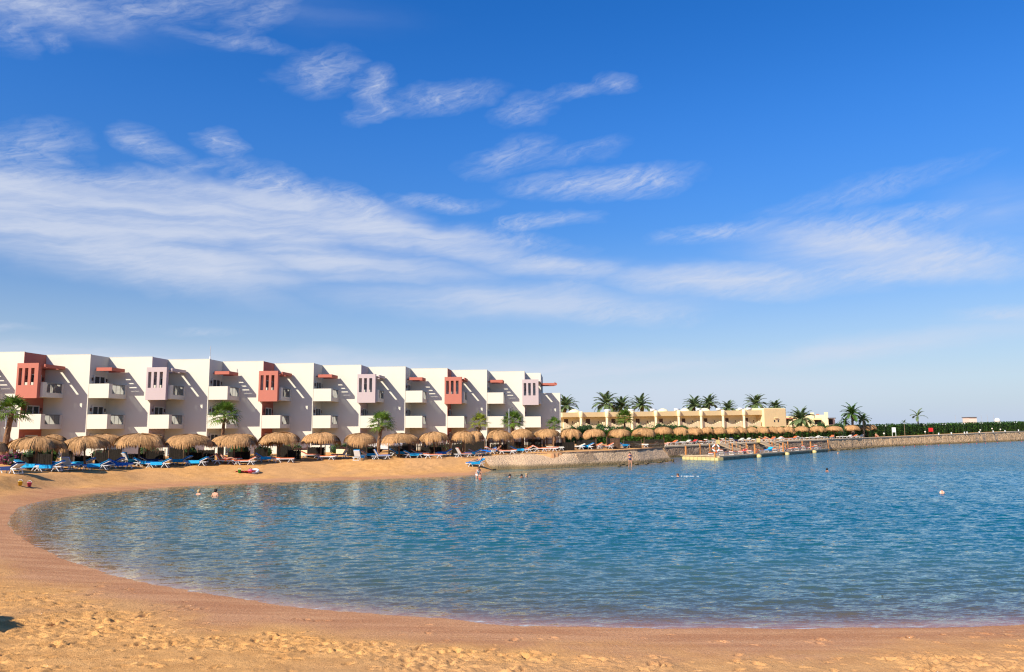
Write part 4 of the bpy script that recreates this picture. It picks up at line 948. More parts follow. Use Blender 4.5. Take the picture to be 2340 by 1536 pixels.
# long clipped hedge on the pier
def long_hedge():
    r = random.Random(77); mb = MB(); pts = []
    base = [(1565, 0), (1900, 1), (2000, 2), (2100, 3), (2340, 4)]
    tops_ = {1565: 3.9, 1900: 4.5, 2000: 4.87, 2100: 5.1, 2340: 6.05}
    L = []
    for px, k in base:
        Y = wall_depth(px, 8.0); d = ray(px, 985); x = d.x/d.y*Y; L.append((Vector((x, Y, ground_h(x, Y))), tops_[px]))
    dirv = L[-1][0]-L[-2][0]; L.append((L[-1][0]+dirv, 6.9))
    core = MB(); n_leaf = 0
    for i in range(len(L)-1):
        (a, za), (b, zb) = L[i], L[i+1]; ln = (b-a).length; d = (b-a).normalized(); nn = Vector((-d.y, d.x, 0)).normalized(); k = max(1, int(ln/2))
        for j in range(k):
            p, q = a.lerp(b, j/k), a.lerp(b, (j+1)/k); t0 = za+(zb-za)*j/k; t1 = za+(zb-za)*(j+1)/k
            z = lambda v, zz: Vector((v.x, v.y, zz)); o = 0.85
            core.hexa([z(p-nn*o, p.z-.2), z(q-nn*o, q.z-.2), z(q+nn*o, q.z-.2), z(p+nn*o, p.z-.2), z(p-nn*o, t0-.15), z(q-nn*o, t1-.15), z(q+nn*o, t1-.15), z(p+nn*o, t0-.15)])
        cnt = int(ln*(135 if i < 4 else 40)); P = []; N = []
        for j in range(cnt):
            f = r.random(); c = a.lerp(b, f); tz = za+(zb-za)*f+0.16*math.sin(f*ln*0.9)+0.1*math.sin(f*ln*2.3)
            wob = 0.12*math.sin(f*ln*1.3)+0.10*math.sin(f*ln*3.1+c.x)
            if r.random() < 0.72: p = c-nn*(0.95+wob+r.uniform(-.12, .15)); p.z = r.uniform(c.z, tz); N.append(-nn)
            else: p = c+nn*r.uniform(-1, 1); p.z = tz+r.uniform(-.12, .12); N.append(Vector((0, 0, 1)))
            P.append(p)
        leaf_quads(mb, P, N, 0.40, r)
    root = empty('clipped_hedge', L[0][0], label='long dark green clipped hedge running along the top of the pier', cat='hedge')
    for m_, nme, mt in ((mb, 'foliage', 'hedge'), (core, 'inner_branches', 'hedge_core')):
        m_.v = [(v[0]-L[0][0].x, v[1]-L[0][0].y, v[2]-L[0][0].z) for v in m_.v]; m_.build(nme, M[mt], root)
long_hedge()

# ------------------------------------------------------------------ cream building and far villas
def cream_building():
    Y0, Y1 = 185.0, 213.0; A = at_y(1285, 943, 182); B = at_y(1743, 937, Y1)
    root = empty('low_cream_building', (0, 0, 0), label='low cream building with columns, domes and dark doors behind the shrubs', cat='building')
    a2, b2 = Vector((A.x, A.y, 0)), Vector((B.x, B.y, 0)); d = (b2-a2).normalized(); nn = Vector((d.y, -d.x, 0)); LEN = (b2-a2).length
    def lp(px):    # distance along the front of a photo column
        dr = ray(px, 950); s = dr.x/dr.y; return (s*a2.y-a2.x)/(d.x-s*d.y)
    def zz(l, yl, yr):
        f = l/LEN; p = a2+d*l; h = 991.9+(977.85-991.9)*(1170+F*p.x/p.y)/2340; y = yl+(yr-yl)*f; return EYE+(h-y)*p.y/F
    def bx(mb, l0, l1, n0, n1, z00, z01, z10, z11):   # z at l0 (bottom, top), z at l1 (bottom, top); n is towards the sea
        P = lambda l, n, z: a2+d*l+nn*n+Vector((0, 0, z))
        mb.hexa([P(l0, n1, z00), P(l1, n1, z10), P(l1, n0, z10), P(l0, n0, z00), P(l0, n1, z01), P(l1, n1, z11), P(l1, n0, z11), P(l0, n0, z01)])
    RT = lambda l: zz(l, 943.5, 937.8); RB = lambda l: zz(l, 954, 948.5); FL = lambda l: zz(l, 977.5, 972); GR = 1.0
    cols = [lp(x) for x in (1327.2, 1386.6, 1443.6, 1498.3, 1550.6, 1601.7, 1651.7, 1699.4)]
    m = MB(); bx(m, 0, LEN, -9, -2.3, GR, RT(0)-.5, GR, RT(LEN)-.5); m.build('wall', M['cream_light'], root)
    m = MB(); bx(m, 0, LEN, -9.2, 0.0, RB(0), RT(0), RB(LEN), RT(LEN)); m.build('roof_band', M['cream'], root)
    m = MB(); bx(m, 0, LEN, -2.3, -0.02, GR, FL(0)-.2, GR, FL(LEN)-.2); m.build('lower_wall', M['cream'], root)
    edges = [0]+cols+[LEN-0.4]
    for i in range(len(edges)-1):
        l0, l1 = edges[i]+.45, edges[i+1]-.45; w = l1-l0
        m = MB()      # stepped parapet, lowest in the middle
        for k in range(9):
            q = abs(k-4)/4; hgt = 0.40+1.0*max(0, q-0.15); a, b = l0+w*k/9, l0+w*(k+1)/9; bx(m, a, b, -0.32, -0.06, FL(a)-.3, FL(a)+hgt, FL(b)-.3, FL(a)+hgt)
        m.build('stepped_parapet', M['cream_light'], root)
        c = l0+w*0.46; m = MB(); bx(m, c-.62, c+.62, -2.3, -2.22, FL(c)-.1, FL(c)+2.05, FL(c)-.1, FL(c)+2.05); dd = m.build('door', M['wood'], root)
        m = MB(); bx(m, c-.75, c-.62, -2.3, -2.17, FL(c)-.1, FL(c)+2.18, FL(c)-.1, FL(c)+2.18); bx(m, c+.62, c+.75, -2.3, -2.17, FL(c)-.1, FL(c)+2.18, FL(c)-.1, FL(c)+2.18); bx(m, c-.62, c+.62, -2.3, -2.17, FL(c)+2.05, FL(c)+2.18, FL(c)+2.05, FL(c)+2.18); m.build('frame', M['cream_light'], dd)
        m = MB(); bx(m, l1-.55, l1-.40, -2.3, -2.2, FL(c)+1.0, FL(c)+1.5, FL(c)+1.0, FL(c)+1.5); m.build('wall_lamp', M['lampbrown'], root)
        m = MB(); m.tube([tuple(a2+d*(c+.4)+nn*-.2+Vector((0, 0, FL(c)+.75))), tuple(a2+d*(l1-1.2)+nn*-.2+Vector((0, 0, FL(c)+.75)))], .03, 5); m.build('railing', M['wood'], root)
    for c in cols:
        p = a2+d*c+nn*0.1; m = MB(); m.lathe([(0.36, GR), (0.33, RB(c)-.05)], (p.x, p.y, 0), 14)
        m.lathe([(.42, RB(c)-.15), (.52, RB(c)), (.54, RT(c)-.05), (.50, RT(c)+.12), (.30, RT(c)+.22), (0.01, RT(c)+.25)], (p.x, p.y, 0), 14)
        m.build('column', M['cream_light'], root, smooth=True)
    for px, w in ((1336, 1.5), (1541, 1.4), (1592, 1.3), (1637, 1.6)):
        l = lp(px); p = a2+d*l-nn*4.5; m = MB(); m.lathe([(w*math.cos(t), 0.95*math.sin(t)+RT(l)) for t in [k*math.pi/2/7 for k in range(7)]]+[(.01, RT(l)+.95)], (p.x, p.y, -.1), 18); m.build('dome', M['cream_light'], root, smooth=True)
    for px in (1400, 1454, 1505, 1559, 1609, 1656, 1706, 1725):
        l = lp(px); p = a2+d*l-nn*2.0+Vector((0, 0, RT(l)+.42)); m = MB(); m.tube([p-d*.8, p-d*.75, p+d*.75, p+d*.8], [.2, .34, .34, .2], 12); m.build('water_tank', M['white_plastic'], root, smooth=True)
        m = MB(); m.box(p+Vector((0, 0, -.42)), (1.2, .5, .3), rz=math.atan2(d.y, d.x)); m.build('tank_stand', M['rail'], root)
    # taller end block
    ze = zz(LEN, 933.5, 933.5); l1 = lp(1793); m = MB(); bx(m, LEN-.3, l1, -10, 0.6, GR, ze+.05, GR, ze+.05); eb = m.build('end_block', M['cream'], root, bevel=0.25)
    for a in (1765.5, 1774):
        l = lp(a); m = MB(); zb_ = zz(l, 965, 965); bx(m, l-.22, l+.22, 0.55, 0.64, zb_, zb_+.6, zb_, zb_+.6); m.build('window', M['pane2'], eb)
    l = lp(1770); z1 = zz(l, 956.5, 956.5); m = MB(); bx(m, l-.7, l+.7, 0.56, 0.85, z1, z1+.14, z1, z1+.14); m.build('window_hood', M['cream_light'], eb)
cream_building()
def rect_box(mb, x0, y0, x1, y1, Y, depth, z0=None):
    a, b = at_y(x0, y1, Y), at_y(x1, y0, Y); zb_ = a.z if z0 is None else z0
    mb.hexa([Vector((a.x, Y, zb_)), Vector((b.x, Y, zb_)), Vector((b.x, Y+depth, zb_)), Vector((a.x, Y+depth, zb_)), Vector((a.x, Y, b.z)), Vector((b.x, Y, b.z)), Vector((b.x, Y+depth, b.z)), Vector((a.x, Y+depth, b.z))])
def villas():
    root = empty('far_villa', (0, 0, 0), label='far pale villa with two slim pillars and terraces with painted shade beyond the hedge', cat='villa'); Y = 236
    m = MB(); rect_box(m, 1842, 948, 1890, 976, Y, 9, 1.0); m.build('wall', M['cream_light'], root)
    for x, ty in ((1858, 943), (1890, 942)):
        m = MB(); rect_box(m, x-1.6, ty, x+1.9, 976, Y-.5, 1.2, 1.0); m.build('pillar', M['cream_light'], root)
    m = MB(); rect_box(m, 1861.5, 960, 1876, 970, Y-.06, .05); m.build('recess_shade_panel', M['dark'], root)  # flat dark panel in place of the recess and its shade
    m = MB(); rect_box(m, 1861, 955.5, 1878, 959.5, Y-1.6, 1.5); m.build('canopy', M['cream'], root)
    m = MB(); rect_box(m, 1893, 957, 1908, 976, Y+1.5, 6, 1.0); m.build('wall', M['palewall'], root)
    m = MB(); rect_box(m, 1894, 958, 1903, 970, Y+1.42, .06); m.build('recess_shade_panel', M['dark'], root)
    m = MB(); rect_box(m, 1891.5, 954.5, 1910, 957, Y-.6, 5); m.build('roof', M['roofgrey'], root)
    m = MB(); rect_box(m, 1868, 946, 1872, 948.2, Y+3, 1); m.build('chimney', M['redbeam'], root)
    root = empty('small_cream_villa', (0, 0, 0), label='small cream villa with a brown shaded porch beside the end block', cat='villa'); Y = 226
    m = MB(); rect_box(m, 1793, 951, 1836, 978, Y, 8, 1.0); m.build('wall', M['cream'], root)
    m = MB(); rect_box(m, 1796, 958, 1806, 972, Y-.06, .05); m.build('porch_opening', M['wood'], root)
    m = MB(); rect_box(m, 1794, 955, 1812, 957.5, Y-1.5, 1.45); m.build('porch_roof', M['redbeam'], root)
    m = MB(); rect_box(m, 1806, 962, 1809.5, 976, Y-1.5, 1.4, 1.0); m.build('pillar', M['cream_light'], root)
    root = empty('flat_roofed_kiosk', (0, 0, 0), label='small pale rose kiosk with flat grey roof beyond the pier hedge', cat='kiosk'); Y = 285
    m = MB(); rect_box(m, 2215, 954.5, 2231.5, 968, Y, 4, 2.5); m.build('wall', M['palewall'], root)
    m = MB(); rect_box(m, 2214, 953, 2232.5, 954.6, Y-.3, 4.6); m.build('roof', M['roofgrey'], root)
    c = at_y(2279, 961, 285); o = MB(); o.lathe([(0.01, -1), (0.55, -.85), (.9, -.4), (.95, 0), (.8, .5), (.5, .8), (.01, .95)], n=18); root = empty('white_storage_globe', c, label='white round tank above the pier hedge near the right edge', cat='tank')
    o.build('globe', M['signwhite'], root, smooth=True); o = MB(); o.tube([(0, 0, -.9), (0, 0, -3.4)], .25, 8); o.build('stem', M['steel'], root)
    for i, (px, ty) in enumerate([(2184, 948), (2199, 949), (2243, 946.5), (2256.5, 946.5), (2271, 945.5)]):
        p = at_y(px, ty, 300); z0 = 2.7; root = empty('beached_sailboat', (p.x, p.y, z0), label=f'bare white sailing boat mast above the pier hedge, {ordn(i+1)} from the left', cat='sailboat', group='sailing boats beyond the pier hedge')
        m = MB(); m.tube([(0, 0, .3), (-0.25, 0, p.z-z0)], [.07, .045], 6); m.build('mast', M['steel'], root)
        m = MB(); m.tube([(-2.0, 0, .45), (-1.2, 0, .35), (0, 0, .32), (1.2, 0, .36), (2.2, 0, .5)], [.2, .4, .5, .4, .06], 8); m.build('hull', M['white_plastic'], root, smooth=True)
        m = MB(); m.tube([(0, 0, 1.0), (-2.0, 0, 1.0)], .05, 6); m.build('boom', M['steel'], root)
villas()

# ------------------------------------------------------------------ floating pontoon, gangways, posts
def pontoon():
    Z = 0.5
    A = at_z(1560, 1041, Z); B = at_z(1643, 1043.5, Z); E = at_z(1893, 1025.5, Z); G = E+Vector((-0.9, 1.1, 0))
    root = empty('floating_pontoon', (0, 0, 0), label='long floating wooden pontoon with orange posts below the quay wall', cat='pontoon')
    dn = lambda v, z: Vector((v.x, v.y, z))
    m = MB(); m.hexa([dn(A, .36), dn(B, .36), dn(E, .36), dn(G, .36), dn(A, .5), dn(B, .5), dn(E, .5), dn(G, .5)]); m.build('deck', M['deck'], root)
    d = (E-B).normalized(); nn = Vector((d.y, -d.x, 0))
    m = MB(); m.hexa([dn(B, -.3)-nn*.6, dn(B, -.3)-nn*.1, dn(E, -.3)-nn*.1, dn(E, -.3)-nn*.6, dn(B, .355)-nn*.6, dn(B, .355)-nn*.1, dn(E, .355)-nn*.1, dn(E, .355)-nn*.6]); m.build('side_hull', M['hull'], root)
    m = MB(); a, e = B+nn*.06, E+nn*.06; m.hexa([dn(a, .34), dn(e, .34), dn(E, .34), dn(B, .34), dn(a, .52), dn(e, .52), dn(E, .52), dn(B, .52)]); m.build('edge_board', M['coping'], root)
    for k in range(9):
        p = A.lerp(B, (k+.5)/9); m = MB(); m.box((0, 0, 0), ((B-A).length/9*.9, 1.1, .52), rz=0, M=Matrix.Translation((p.x+.25, p.y-.05, .10)) @ Matrix.Rotation(math.atan2(B.y-A.y, B.x-A.x), 4, 'Z')); m.build('float_block', M['float'], root, bevel=.07)
    m = MB(); m.hexa([dn(A, .505)+nn*.05, dn(B, .505)+nn*.05, dn(B, .505)-nn*.35, dn(A, .505)-nn*.35, dn(A, .60)+nn*.05, dn(B, .60)+nn*.05, dn(B, .60)-nn*.35, dn(A, .60)-nn*.35])
    m.build('edge_board', M['coping'], root)
    def onedge(px, off):
        s = ray(px, 1030); s = s.x/s.y; b = B-nn*off; t = (s*b.y-b.x)/(d.x-s*d.y); return b+d*t
    posts = []
    for px, off, ty in ((1566, 3.0, 1019), (1633, .5, 1018), (1725, .3, 1015), (1790, .3, 1011), (1853, .3, 1009)):
        p = onedge(px, off) if px > 1600 else A+Vector((.5, .2, 0)); h = at_y(px, ty, p.y).z-.5
        m = MB(); m.tube([(p.x, p.y, .45), (p.x, p.y, .5+h)], .13, 8); m.build('post', M['orangepost'], root); posts.append((p, .5+h))
        if px > 1700: m = MB(); m.lathe([(.01, -.4), (.35, -.3), (.42, 0), (.35, .22), (.01, .32)], tuple(p+nn*.55-Vector((0, 0, .35))), 10); m.build('mooring_float', M['float'], root, smooth=True)
    bp = []
    for px in (1600, 1622, 1674, 1706, 1765, 1801, 1834, 1893):
        f = (px-1560)/333; p = A.lerp(G, f)-nn*.0; s = ray(px, 1030); s = s.x/s.y; dd = (G-A).normalized(); t = (s*A.y-A.x)/(dd.x-s*dd.y); p = A+dd*t
        m = MB(); m.tube([(p.x, p.y, .45), (p.x, p.y, 2.0)], .10, 8); m.build('post', M['orangepost'], root); bp.append((p, 2.0))
    chain = [posts[0]]+bp
    for (a, za), (b, zb) in zip(chain[:-1], chain[1:]):
        for zz in (1.0, .55):
            m = MB(); m.tube([Vector((a.x, a.y, .5+zz)).lerp(Vector((b.x, b.y, .5+zz)), q/8)-Vector((0, 0, .35*math.sin(math.pi*q/8))) for q in range(9)], .035, 5); m.build('rope', M['rope'], root)
    # life ring hanging on the second post
    p, h = posts[1]; lr = empty('life_ring', p+nn*.2+Vector((0, 0, 1.1)), label='white and orange life ring hanging on a pontoon post', cat='life ring'); lr.rotation_euler.z = math.atan2(d.y, d.x)-.9
    def arc(t0, t1, r): m = MB(); m.tube([(.42*math.cos(t), 0, .42*math.sin(t)) for t in np.linspace(t0, t1, 10)], r, 8); return m
    for k in range(4):
        arc(k*math.pi/2+.25, (k+1)*math.pi/2-.25, .10).build('ring_section', M['white_plastic'], lr, smooth=True); arc((k+1)*math.pi/2-.25, (k+1)*math.pi/2+.25, .103).build('orange_band', M['fab_orange'], lr, smooth=True)
    # gangways from the quay down to the deck
    for i, (pa, pb) in enumerate((((1650, 1014.5), (1682, 1031)), ((1741, 1010.5), (1772, 1026)))):
        Ya = wall_depth(pa[0], -.05); a = at_y(*pa, Ya); s = ray(pb[0], 1030); s = s.x/s.y; t = (s*(A.y-1)-A.x)/((G-A).normalized().x-s*(G-A).normalized().y); b = A+(G-A).normalized()*t+nn*1.6; b = Vector((b.x, b.y, .62)); 
        g = empty('gangway', (0, 0, 0), label=['sloping wooden gangway from the quay to the near part of the pontoon', 'sloping wooden gangway from the quay to the middle of the pontoon'][i], cat='gangway', group='gangways to the pontoon')
        dv = (b-a).normalized(); sd = Vector((-dv.y, dv.x, 0)).normalized(); up = Vector((0, 0, .16))
        m = MB(); m.hexa([a-sd*.6-up, b-sd*.6-up, b+sd*.6-up, a+sd*.6-up, a-sd*.6, b-sd*.6, b+sd*.6, a+sd*.6]); m.build('ramp', M['deck'], g)
        for sg in (-1, 1):
            for zz in (.5, 1.0):
                m = MB(); m.tube([a.lerp(b, q/8)+sd*.58*sg+Vector((0, 0, zz-.12*math.sin(math.pi*q/8))) for q in range(9)], .03, 5); m.build('rope', M['rope'], g)
            for q in (.02, .5, .98):
                p = a.lerp(b, q)+sd*.58*sg; m = MB(); m.tube([p-Vector((0, 0, .1)), p+Vector((0, 0, 1.05))], .055, 6); m.build('post', M['orangepost'], g)
        m = MB(); p = a-sd*.7; m.box(tuple(p+Vector((0, 0, .3))), (.5, .6, .7)); m.build('landing_block', M['float'], g, bevel=.04)
    # loungers set out along the deck
    n = 14; dk = ['flato', 'orange', 'flato', 'red', 'flato', 'flato', 'cyan', 'flato', 'orange', 'flato', 'flato', 'red', 'flato', 'orange']
    for k in range(n):
        f = (k+.5)/n; c = B.lerp(E, f*.95+.02)-nn*(1.9-1.0*f); o = lounger(0, 0, dk[k], math.degrees(math.atan2(d.y, d.x))+(180 if k % 3 == 0 else 0)+random.uniform(-4, 4), f'{CN[dk[k]]} on the floating pontoon, {ordn(k+1)} from its near end', 'sun loungers on the pontoon', pos=Vector((c.x, c.y, .503)))
    return B, E, nn, d
PB, PE, PN, PD = pontoon()

# ------------------------------------------------------------------ people
def make_person(loc, rz, pose, label, skin='skin', hair='hair_dark', wear=None, sc=1.0, longhair=False, group=None):
    J = dict(pelvis=(0, 0, .95), spine=(0, 0, 1.14), chest=(0, 0, 1.34), neck=(0, .005, 1.48), head=(0, -.012, 1.585), top=(0, 0, 1.665), nose=(0, -.115, 1.575))
    for sg, n in ((-1, 'l'), (1, 'r')):
        J.update({'sh'+n: (sg*.175, 0, 1.415), 'el'+n: (sg*.235, .03, 1.13), 'wr'+n: (sg*.245, -.04, .89), 'ha'+n: (sg*.247, -.055, .82), 'hip'+n: (sg*.09, 0, .92), 'kn'+n: (sg*.10, -.02, .50), 'an'+n: (sg*.10, .025, .09), 'to'+n: (sg*.11, -.13, .035)})
    J.update(pose); J = {k: Vector(v) for k, v in J.items()}
    rad = dict(pelvis=.135, spine=.115, chest=.135, neck=.055, head=.092, top=.07, nose=.018)
    for n in 'lr': rad.update({'sh'+n: .062, 'el'+n: .042, 'wr'+n: .028, 'ha'+n: .036, 'hip'+n: .092, 'kn'+n: .058, 'an'+n: .038, 'to'+n: .034})
    E = [('pelvis', 'spine'), ('spine', 'chest'), ('chest', 'neck'), ('neck', 'head'), ('head', 'top'), ('head', 'nose')]
    for n in 'lr':
        E += [('chest', 'sh'+n), ('sh'+n, 'el'+n), ('el'+n, 'wr'+n), ('wr'+n, 'ha'+n), ('pelvis', 'hip'+n), ('hip'+n, 'kn'+n), ('kn'+n, 'an'+n), ('an'+n, 'to'+n)]
        d = (J['ha'+n]-J['wr'+n]).normalized(); s = d.cross(Vector((0, 1, 0.2))).normalized(); q = d.cross(s)
        for k, (off, ln) in enumerate(((-.028, .065), (-.01, .08), (.01, .075), (.028, .06))):
            b = J['ha'+n]+s*off+d*.02; J[f'f{k}a'+n] = b+d*ln*.55; J[f'f{k}b'+n] = b+d*ln+q*.02; rad[f'f{k}a'+n] = .010; rad[f'f{k}b'+n] = .008
            E += [('ha'+n, f'f{k}a'+n), (f'f{k}a'+n, f'f{k}b'+n)]
        J['tha'+n] = J['wr'+n].lerp(J['ha'+n], .6)+q*.05; J['thb'+n] = J['tha'+n]+d*.045+q*.012; rad['tha'+n] = .011; rad['thb'+n] = .009; E += [('ha'+n, 'tha'+n), ('tha'+n, 'thb'+n)]
    names = list(J); idx = {k: i for i, k in enumerate(names)}
    me = bpy.data.meshes.new('person'); me.from_pydata([J[k] for k in names], [(idx[a], idx[b]) for a, b in E], []); me.update(); me.materials.append(M[skin])
    o = bpy.data.objects.new('person', me); COL.objects.link(o)
    sk = o.modifiers.new('skin', 'SKIN'); sk.use_smooth_shade = True
    for i, k in enumerate(names): v = me.skin_vertices[0].data[i]; v.radius = (rad[k], rad[k]); v.use_root = (k == 'pelvis')
    ss = o.modifiers.new('sub', 'SUBSURF'); ss.levels = 1; ss.render_levels = 1
    o.location = loc; o.rotation_euler.z = R(rz); o.scale = (sc, sc, sc); tag(o, label, 'person', group)
    H = J['head']; up = (J['top']-J['neck']).normalized(); fw = (J['nose']-J['head']).normalized(); fw = (fw-up*fw.dot(up)).normalized(); sd = fw.cross(up)
    m = MB(); vs = []; nlat, nlon = 7, 12
    for a in range(nlat):
        for b in range(nlon):
            t = 2*math.pi*b/nlon; back = max(0, -math.cos(t)); low = -.25-1.15*back*(1.7 if longhair else 1)
            e = math.pi/2+(low-math.pi/2)*a/(nlat-1); e = max(e, -1.45); r = .108
            vs.append(H+up*.02+(fw*math.cos(t)+sd*math.sin(t))*r*math.cos(e)+up*(r*1.12*math.sin(e)-(0.16 if longhair and a > 4 and back > .5 else 0))-fw*.01)
    m.add(vs, [(a*nlon+b, a*nlon+(b+1) % nlon, (a+1)*nlon+(b+1) % nlon, (a+1)*nlon+b) for a in range(nlat-1) for b in range(nlon)]); m.build('hair', M[hair], o, smooth=True)
    for sg in (-1, 1):
        m = MB(); m.lathe([(.001, -.012), (.011, 0), (.001, .012)], tuple(H+fw*.092+sd*.033*sg+up*.012), 6); m.build('eye', M['hair_dark'], o)
    m = MB(); m.box(None, (.04, .012, .01), M=Matrix.Translation(H+fw*.09-up*.045)); m.build('mouth', M['fab_red'], o)
    if wear:
        kind, mt = wear
        def band(p, ax, r, h, rx=1.18):
            ax = ax.normalized(); mb = MB(); mb.lathe([(r*.97, -h/2), (r, -h/4), (r, h/4), (r*.97, h/2)], n=14); q = ax.to_track_quat('Z', 'Y').to_matrix(); mb.v = [tuple(p+q @ Vector((v[0]*1.0, v[1]*1.0, v[2]))) for v in mb.v]; return mb
        band(J['pelvis']-(J['spine']-J['pelvis']).normalized()*.02, J['spine']-J['pelvis'], .158, .17).build('swimwear_bottom', M[mt], o, smooth=True)
        if kind == 'bikini': band(J['chest'].lerp(J['spine'], .15), J['chest']-J['spine'], .15, .11).build('swimwear_top', M[mt], o, smooth=True)
        if kind == 'shirt': band(J['chest'].lerp(J['spine'], .45), J['chest']-J['spine'], .158, .36).build('shirt', M[mt], o, smooth=True)
    return o
RECL = dict(pelvis=(-.25, 0, .57), spine=(-.42, 0, .68), chest=(-.58, 0, .81), neck=(-.68, 0, .91), head=(-.745, 0, 1.0), top=(-.79, 0, 1.065), nose=(-.66, 0, 1.06))
for sg, n in ((1, 'l'), (-1, 'r')):
    RECL.update({'sh'+n: (-.61, sg*.175, .85), 'el'+n: (-.45, sg*.27, .62), 'wr'+n: (-.22, sg*.26, .56), 'ha'+n: (-.15, sg*.24, .55), 'hip'+n: (-.20, sg*.09, .55), 'kn'+n: (.20, sg*.11, .68), 'an'+n: (.62, sg*.10, .50), 'to'+n: (.70, sg*.10, .60)})
SIT = dict(pelvis=(0, 0, .14), spine=(0, .02, .33), chest=(0, 0, .54), neck=(0, -.01, .67), head=(0, -.03, .775), top=(0, -.02, .855), nose=(0, -.14, .765))
for sg, n in ((-1, 'l'), (1, 'r')):
    SIT.update({'sh'+n: (sg*.175, 0, .61), 'el'+n: (sg*.25, -.12, .38), 'wr'+n: (sg*.18, -.33, .40), 'ha'+n: (sg*.15, -.39, .41), 'hip'+n: (sg*.09, -.03, .13), 'kn'+n: (sg*.14, -.40, .46), 'an'+n: (sg*.13, -.66, .07), 'to'+n: (sg*.13, -.80, .04)})
WADE = dict(anl=(-.11, .12, .09), tol=(-.12, -.02, .035), knl=(-.10, .0, .50), anr=(.12, -.12, .09), tor=(.13, -.26, .035), knr=(.10, -.13, .50), ell=(-.25, .02, 1.16), wrl=(-.17, -.17, 1.02), hal=(-.12, -.22, 1.03), elr=(.27, .05, 1.13), wrr=(.27, -.08, .90), har=(.265, -.11, .83))
BEND = dict(spine=(0, -.07, 1.12), chest=(0, -.19, 1.28), neck=(0, -.27, 1.40), head=(0, -.33, 1.49), top=(0, -.34, 1.575), nose=(0, -.435, 1.455), shl=(-.175, -.22, 1.34), shr=(.175, -.22, 1.34), ell=(-.22, -.33, 1.08), elr=(.22, -.33, 1.08), wrl=(-.14, -.48, .93), wrr=(.14, -.48, .93), hal=(-.11, -.53, .90), har=(.11, -.53, .90))
p = at_z(1440, 1066.5, 0.0); make_person((p.x, p.y, -.10), 12, WADE, 'standing person in a dark bikini wading ankle deep below the sloping sea wall', 'skin', 'hair_brown', ('bikini', 'fab_navy'), 1.02, True)
p = at_z(1091, 1093, 0.0); make_person((p.x, p.y, -.62), 25, BEND, 'person in a pale top bending forward in the shallows by the turquoise lounger', 'skin', 'hair_brown', ('shirt', 'foam'), 1.0)
p = at_z(1097.5, 1096, 0.0); make_person((p.x, p.y, -.52), 200, {}, 'small child standing chest deep in front of the person in a pale top', 'skin', 'hair_brown', ('shorts', 'fab_red'), .62)
for i, (px, py, h, skn, sink, rz, lb) in enumerate([(454, 1130, 'hair_fair', 'skin', 1.40, 160, 'fair haired swimmer, leftmost of the pair in the bay before the second salmon box'), (492, 1134, 'hair_dark', 'skin', 1.26, 170, 'dark haired swimmer seen from behind with bare shoulders, nearest to the left beach'), (1165, 1091, 'hair_dark', 'skin', 1.44, 30, 'dark haired swimmer alone, left of a close pair near the sloping sea wall'),
                    (1192, 1092, 'hair_dark', 'skin_tan', 1.40, 40, 'dark haired tanned swimmer, left one of the close pair'), (1203, 1089, 'hair_fair', 'skin', 1.42, 60, 'fair haired swimmer, right one of the close pair'), (1549, 1090, 'hair_brown', 'skin', 1.42, -70, 'pink faced swimmer with a small splash in the open bay'),
                    (1890, 1077, 'hair_dark', 'skin_tan', 1.42, 120, 'dark headed swimmer farthest right in the open bay'), (1760, 1039, 'hair_dark', 'skin_tan', 1.15, 150, 'dark swimmer holding on beside the pontoon edge'), (1915, 1037, 'hair_fair', 'skin', 1.44, 20, 'pale swimmer near the far end of the pontoon')]):
    q = at_z(px, py, 0); make_person((q.x, q.y, -sink), rz, {}, lb, skn, h, None, 1.0, group='swimmers in the bay')
# splash beside a swimmer
q = at_z(1566, 1089.5, 0); m = MB(); r = random.Random(4)
for k in range(26):
    x = r.gauss(0, .55); m.lathe([(.01, -.03), (r.uniform(.03, .10), .0), (.01, r.uniform(.02, .05))], (x, r.gauss(0, .1), 0.03), 6)
o = m.build('splash', M['foam']); o.location = q; tag(o, 'small white splash trailing behind the pink faced swimmer', 'splash', kind='stuff')
# resting people
pl = on_ground(1086, 1066); o = lounger(0, 0, 'cyan', 205, 'turquoise covered lounger pulled down to the water by the stone slope', None, pos=pl); make_person(pl, 205, RECL, 'person lying back on the turquoise lounger by the water', 'skin', 'hair_dark', ('shorts', 'fab_navy'))
for i, (px, py, rz, lb) in enumerate([(524, 1063, 14, 'sunbather reclining on the orange lounger right of the aerial bay palm'), (1130, 1040, 170, 'sunbather reclining under the fourteenth front parasol')]):
    make_person(on_ground(px, py)+Vector((0, -.2, 0)), rz, RECL, lb, ['skin', 'skin_tan'][i], 'hair_brown', ('shorts', ['fab_red', 'fab_blue'][i]), group='sunbathers on loungers')
for i, (f, off) in enumerate(((.27, 1.7), (.36, 1.6))):
    c = PB.lerp(PE, f)-PN*off; make_person((c.x, c.y, .503), [40, 120][i], SIT, ['person sitting upright on the pontoon near the first gangway', 'person sitting on the pontoon between the two gangways'][i], ['skin', 'skin_tan'][i], ['hair_brown', 'hair_dark'][i], ('shorts', ['fab_blue', 'fab_red'][i]), group='people sitting on the pontoon')
Y = wall_depth(2002, 3.0); c = at_y(2002, 998, Y); make_person((c.x, c.y, ground_h(c.x, c.y)), 10, SIT, 'sunburnt person sitting on the pier wall right of the last parasol', 'skin', 'hair_fair', ('shorts', 'fab_red'), 1.15)

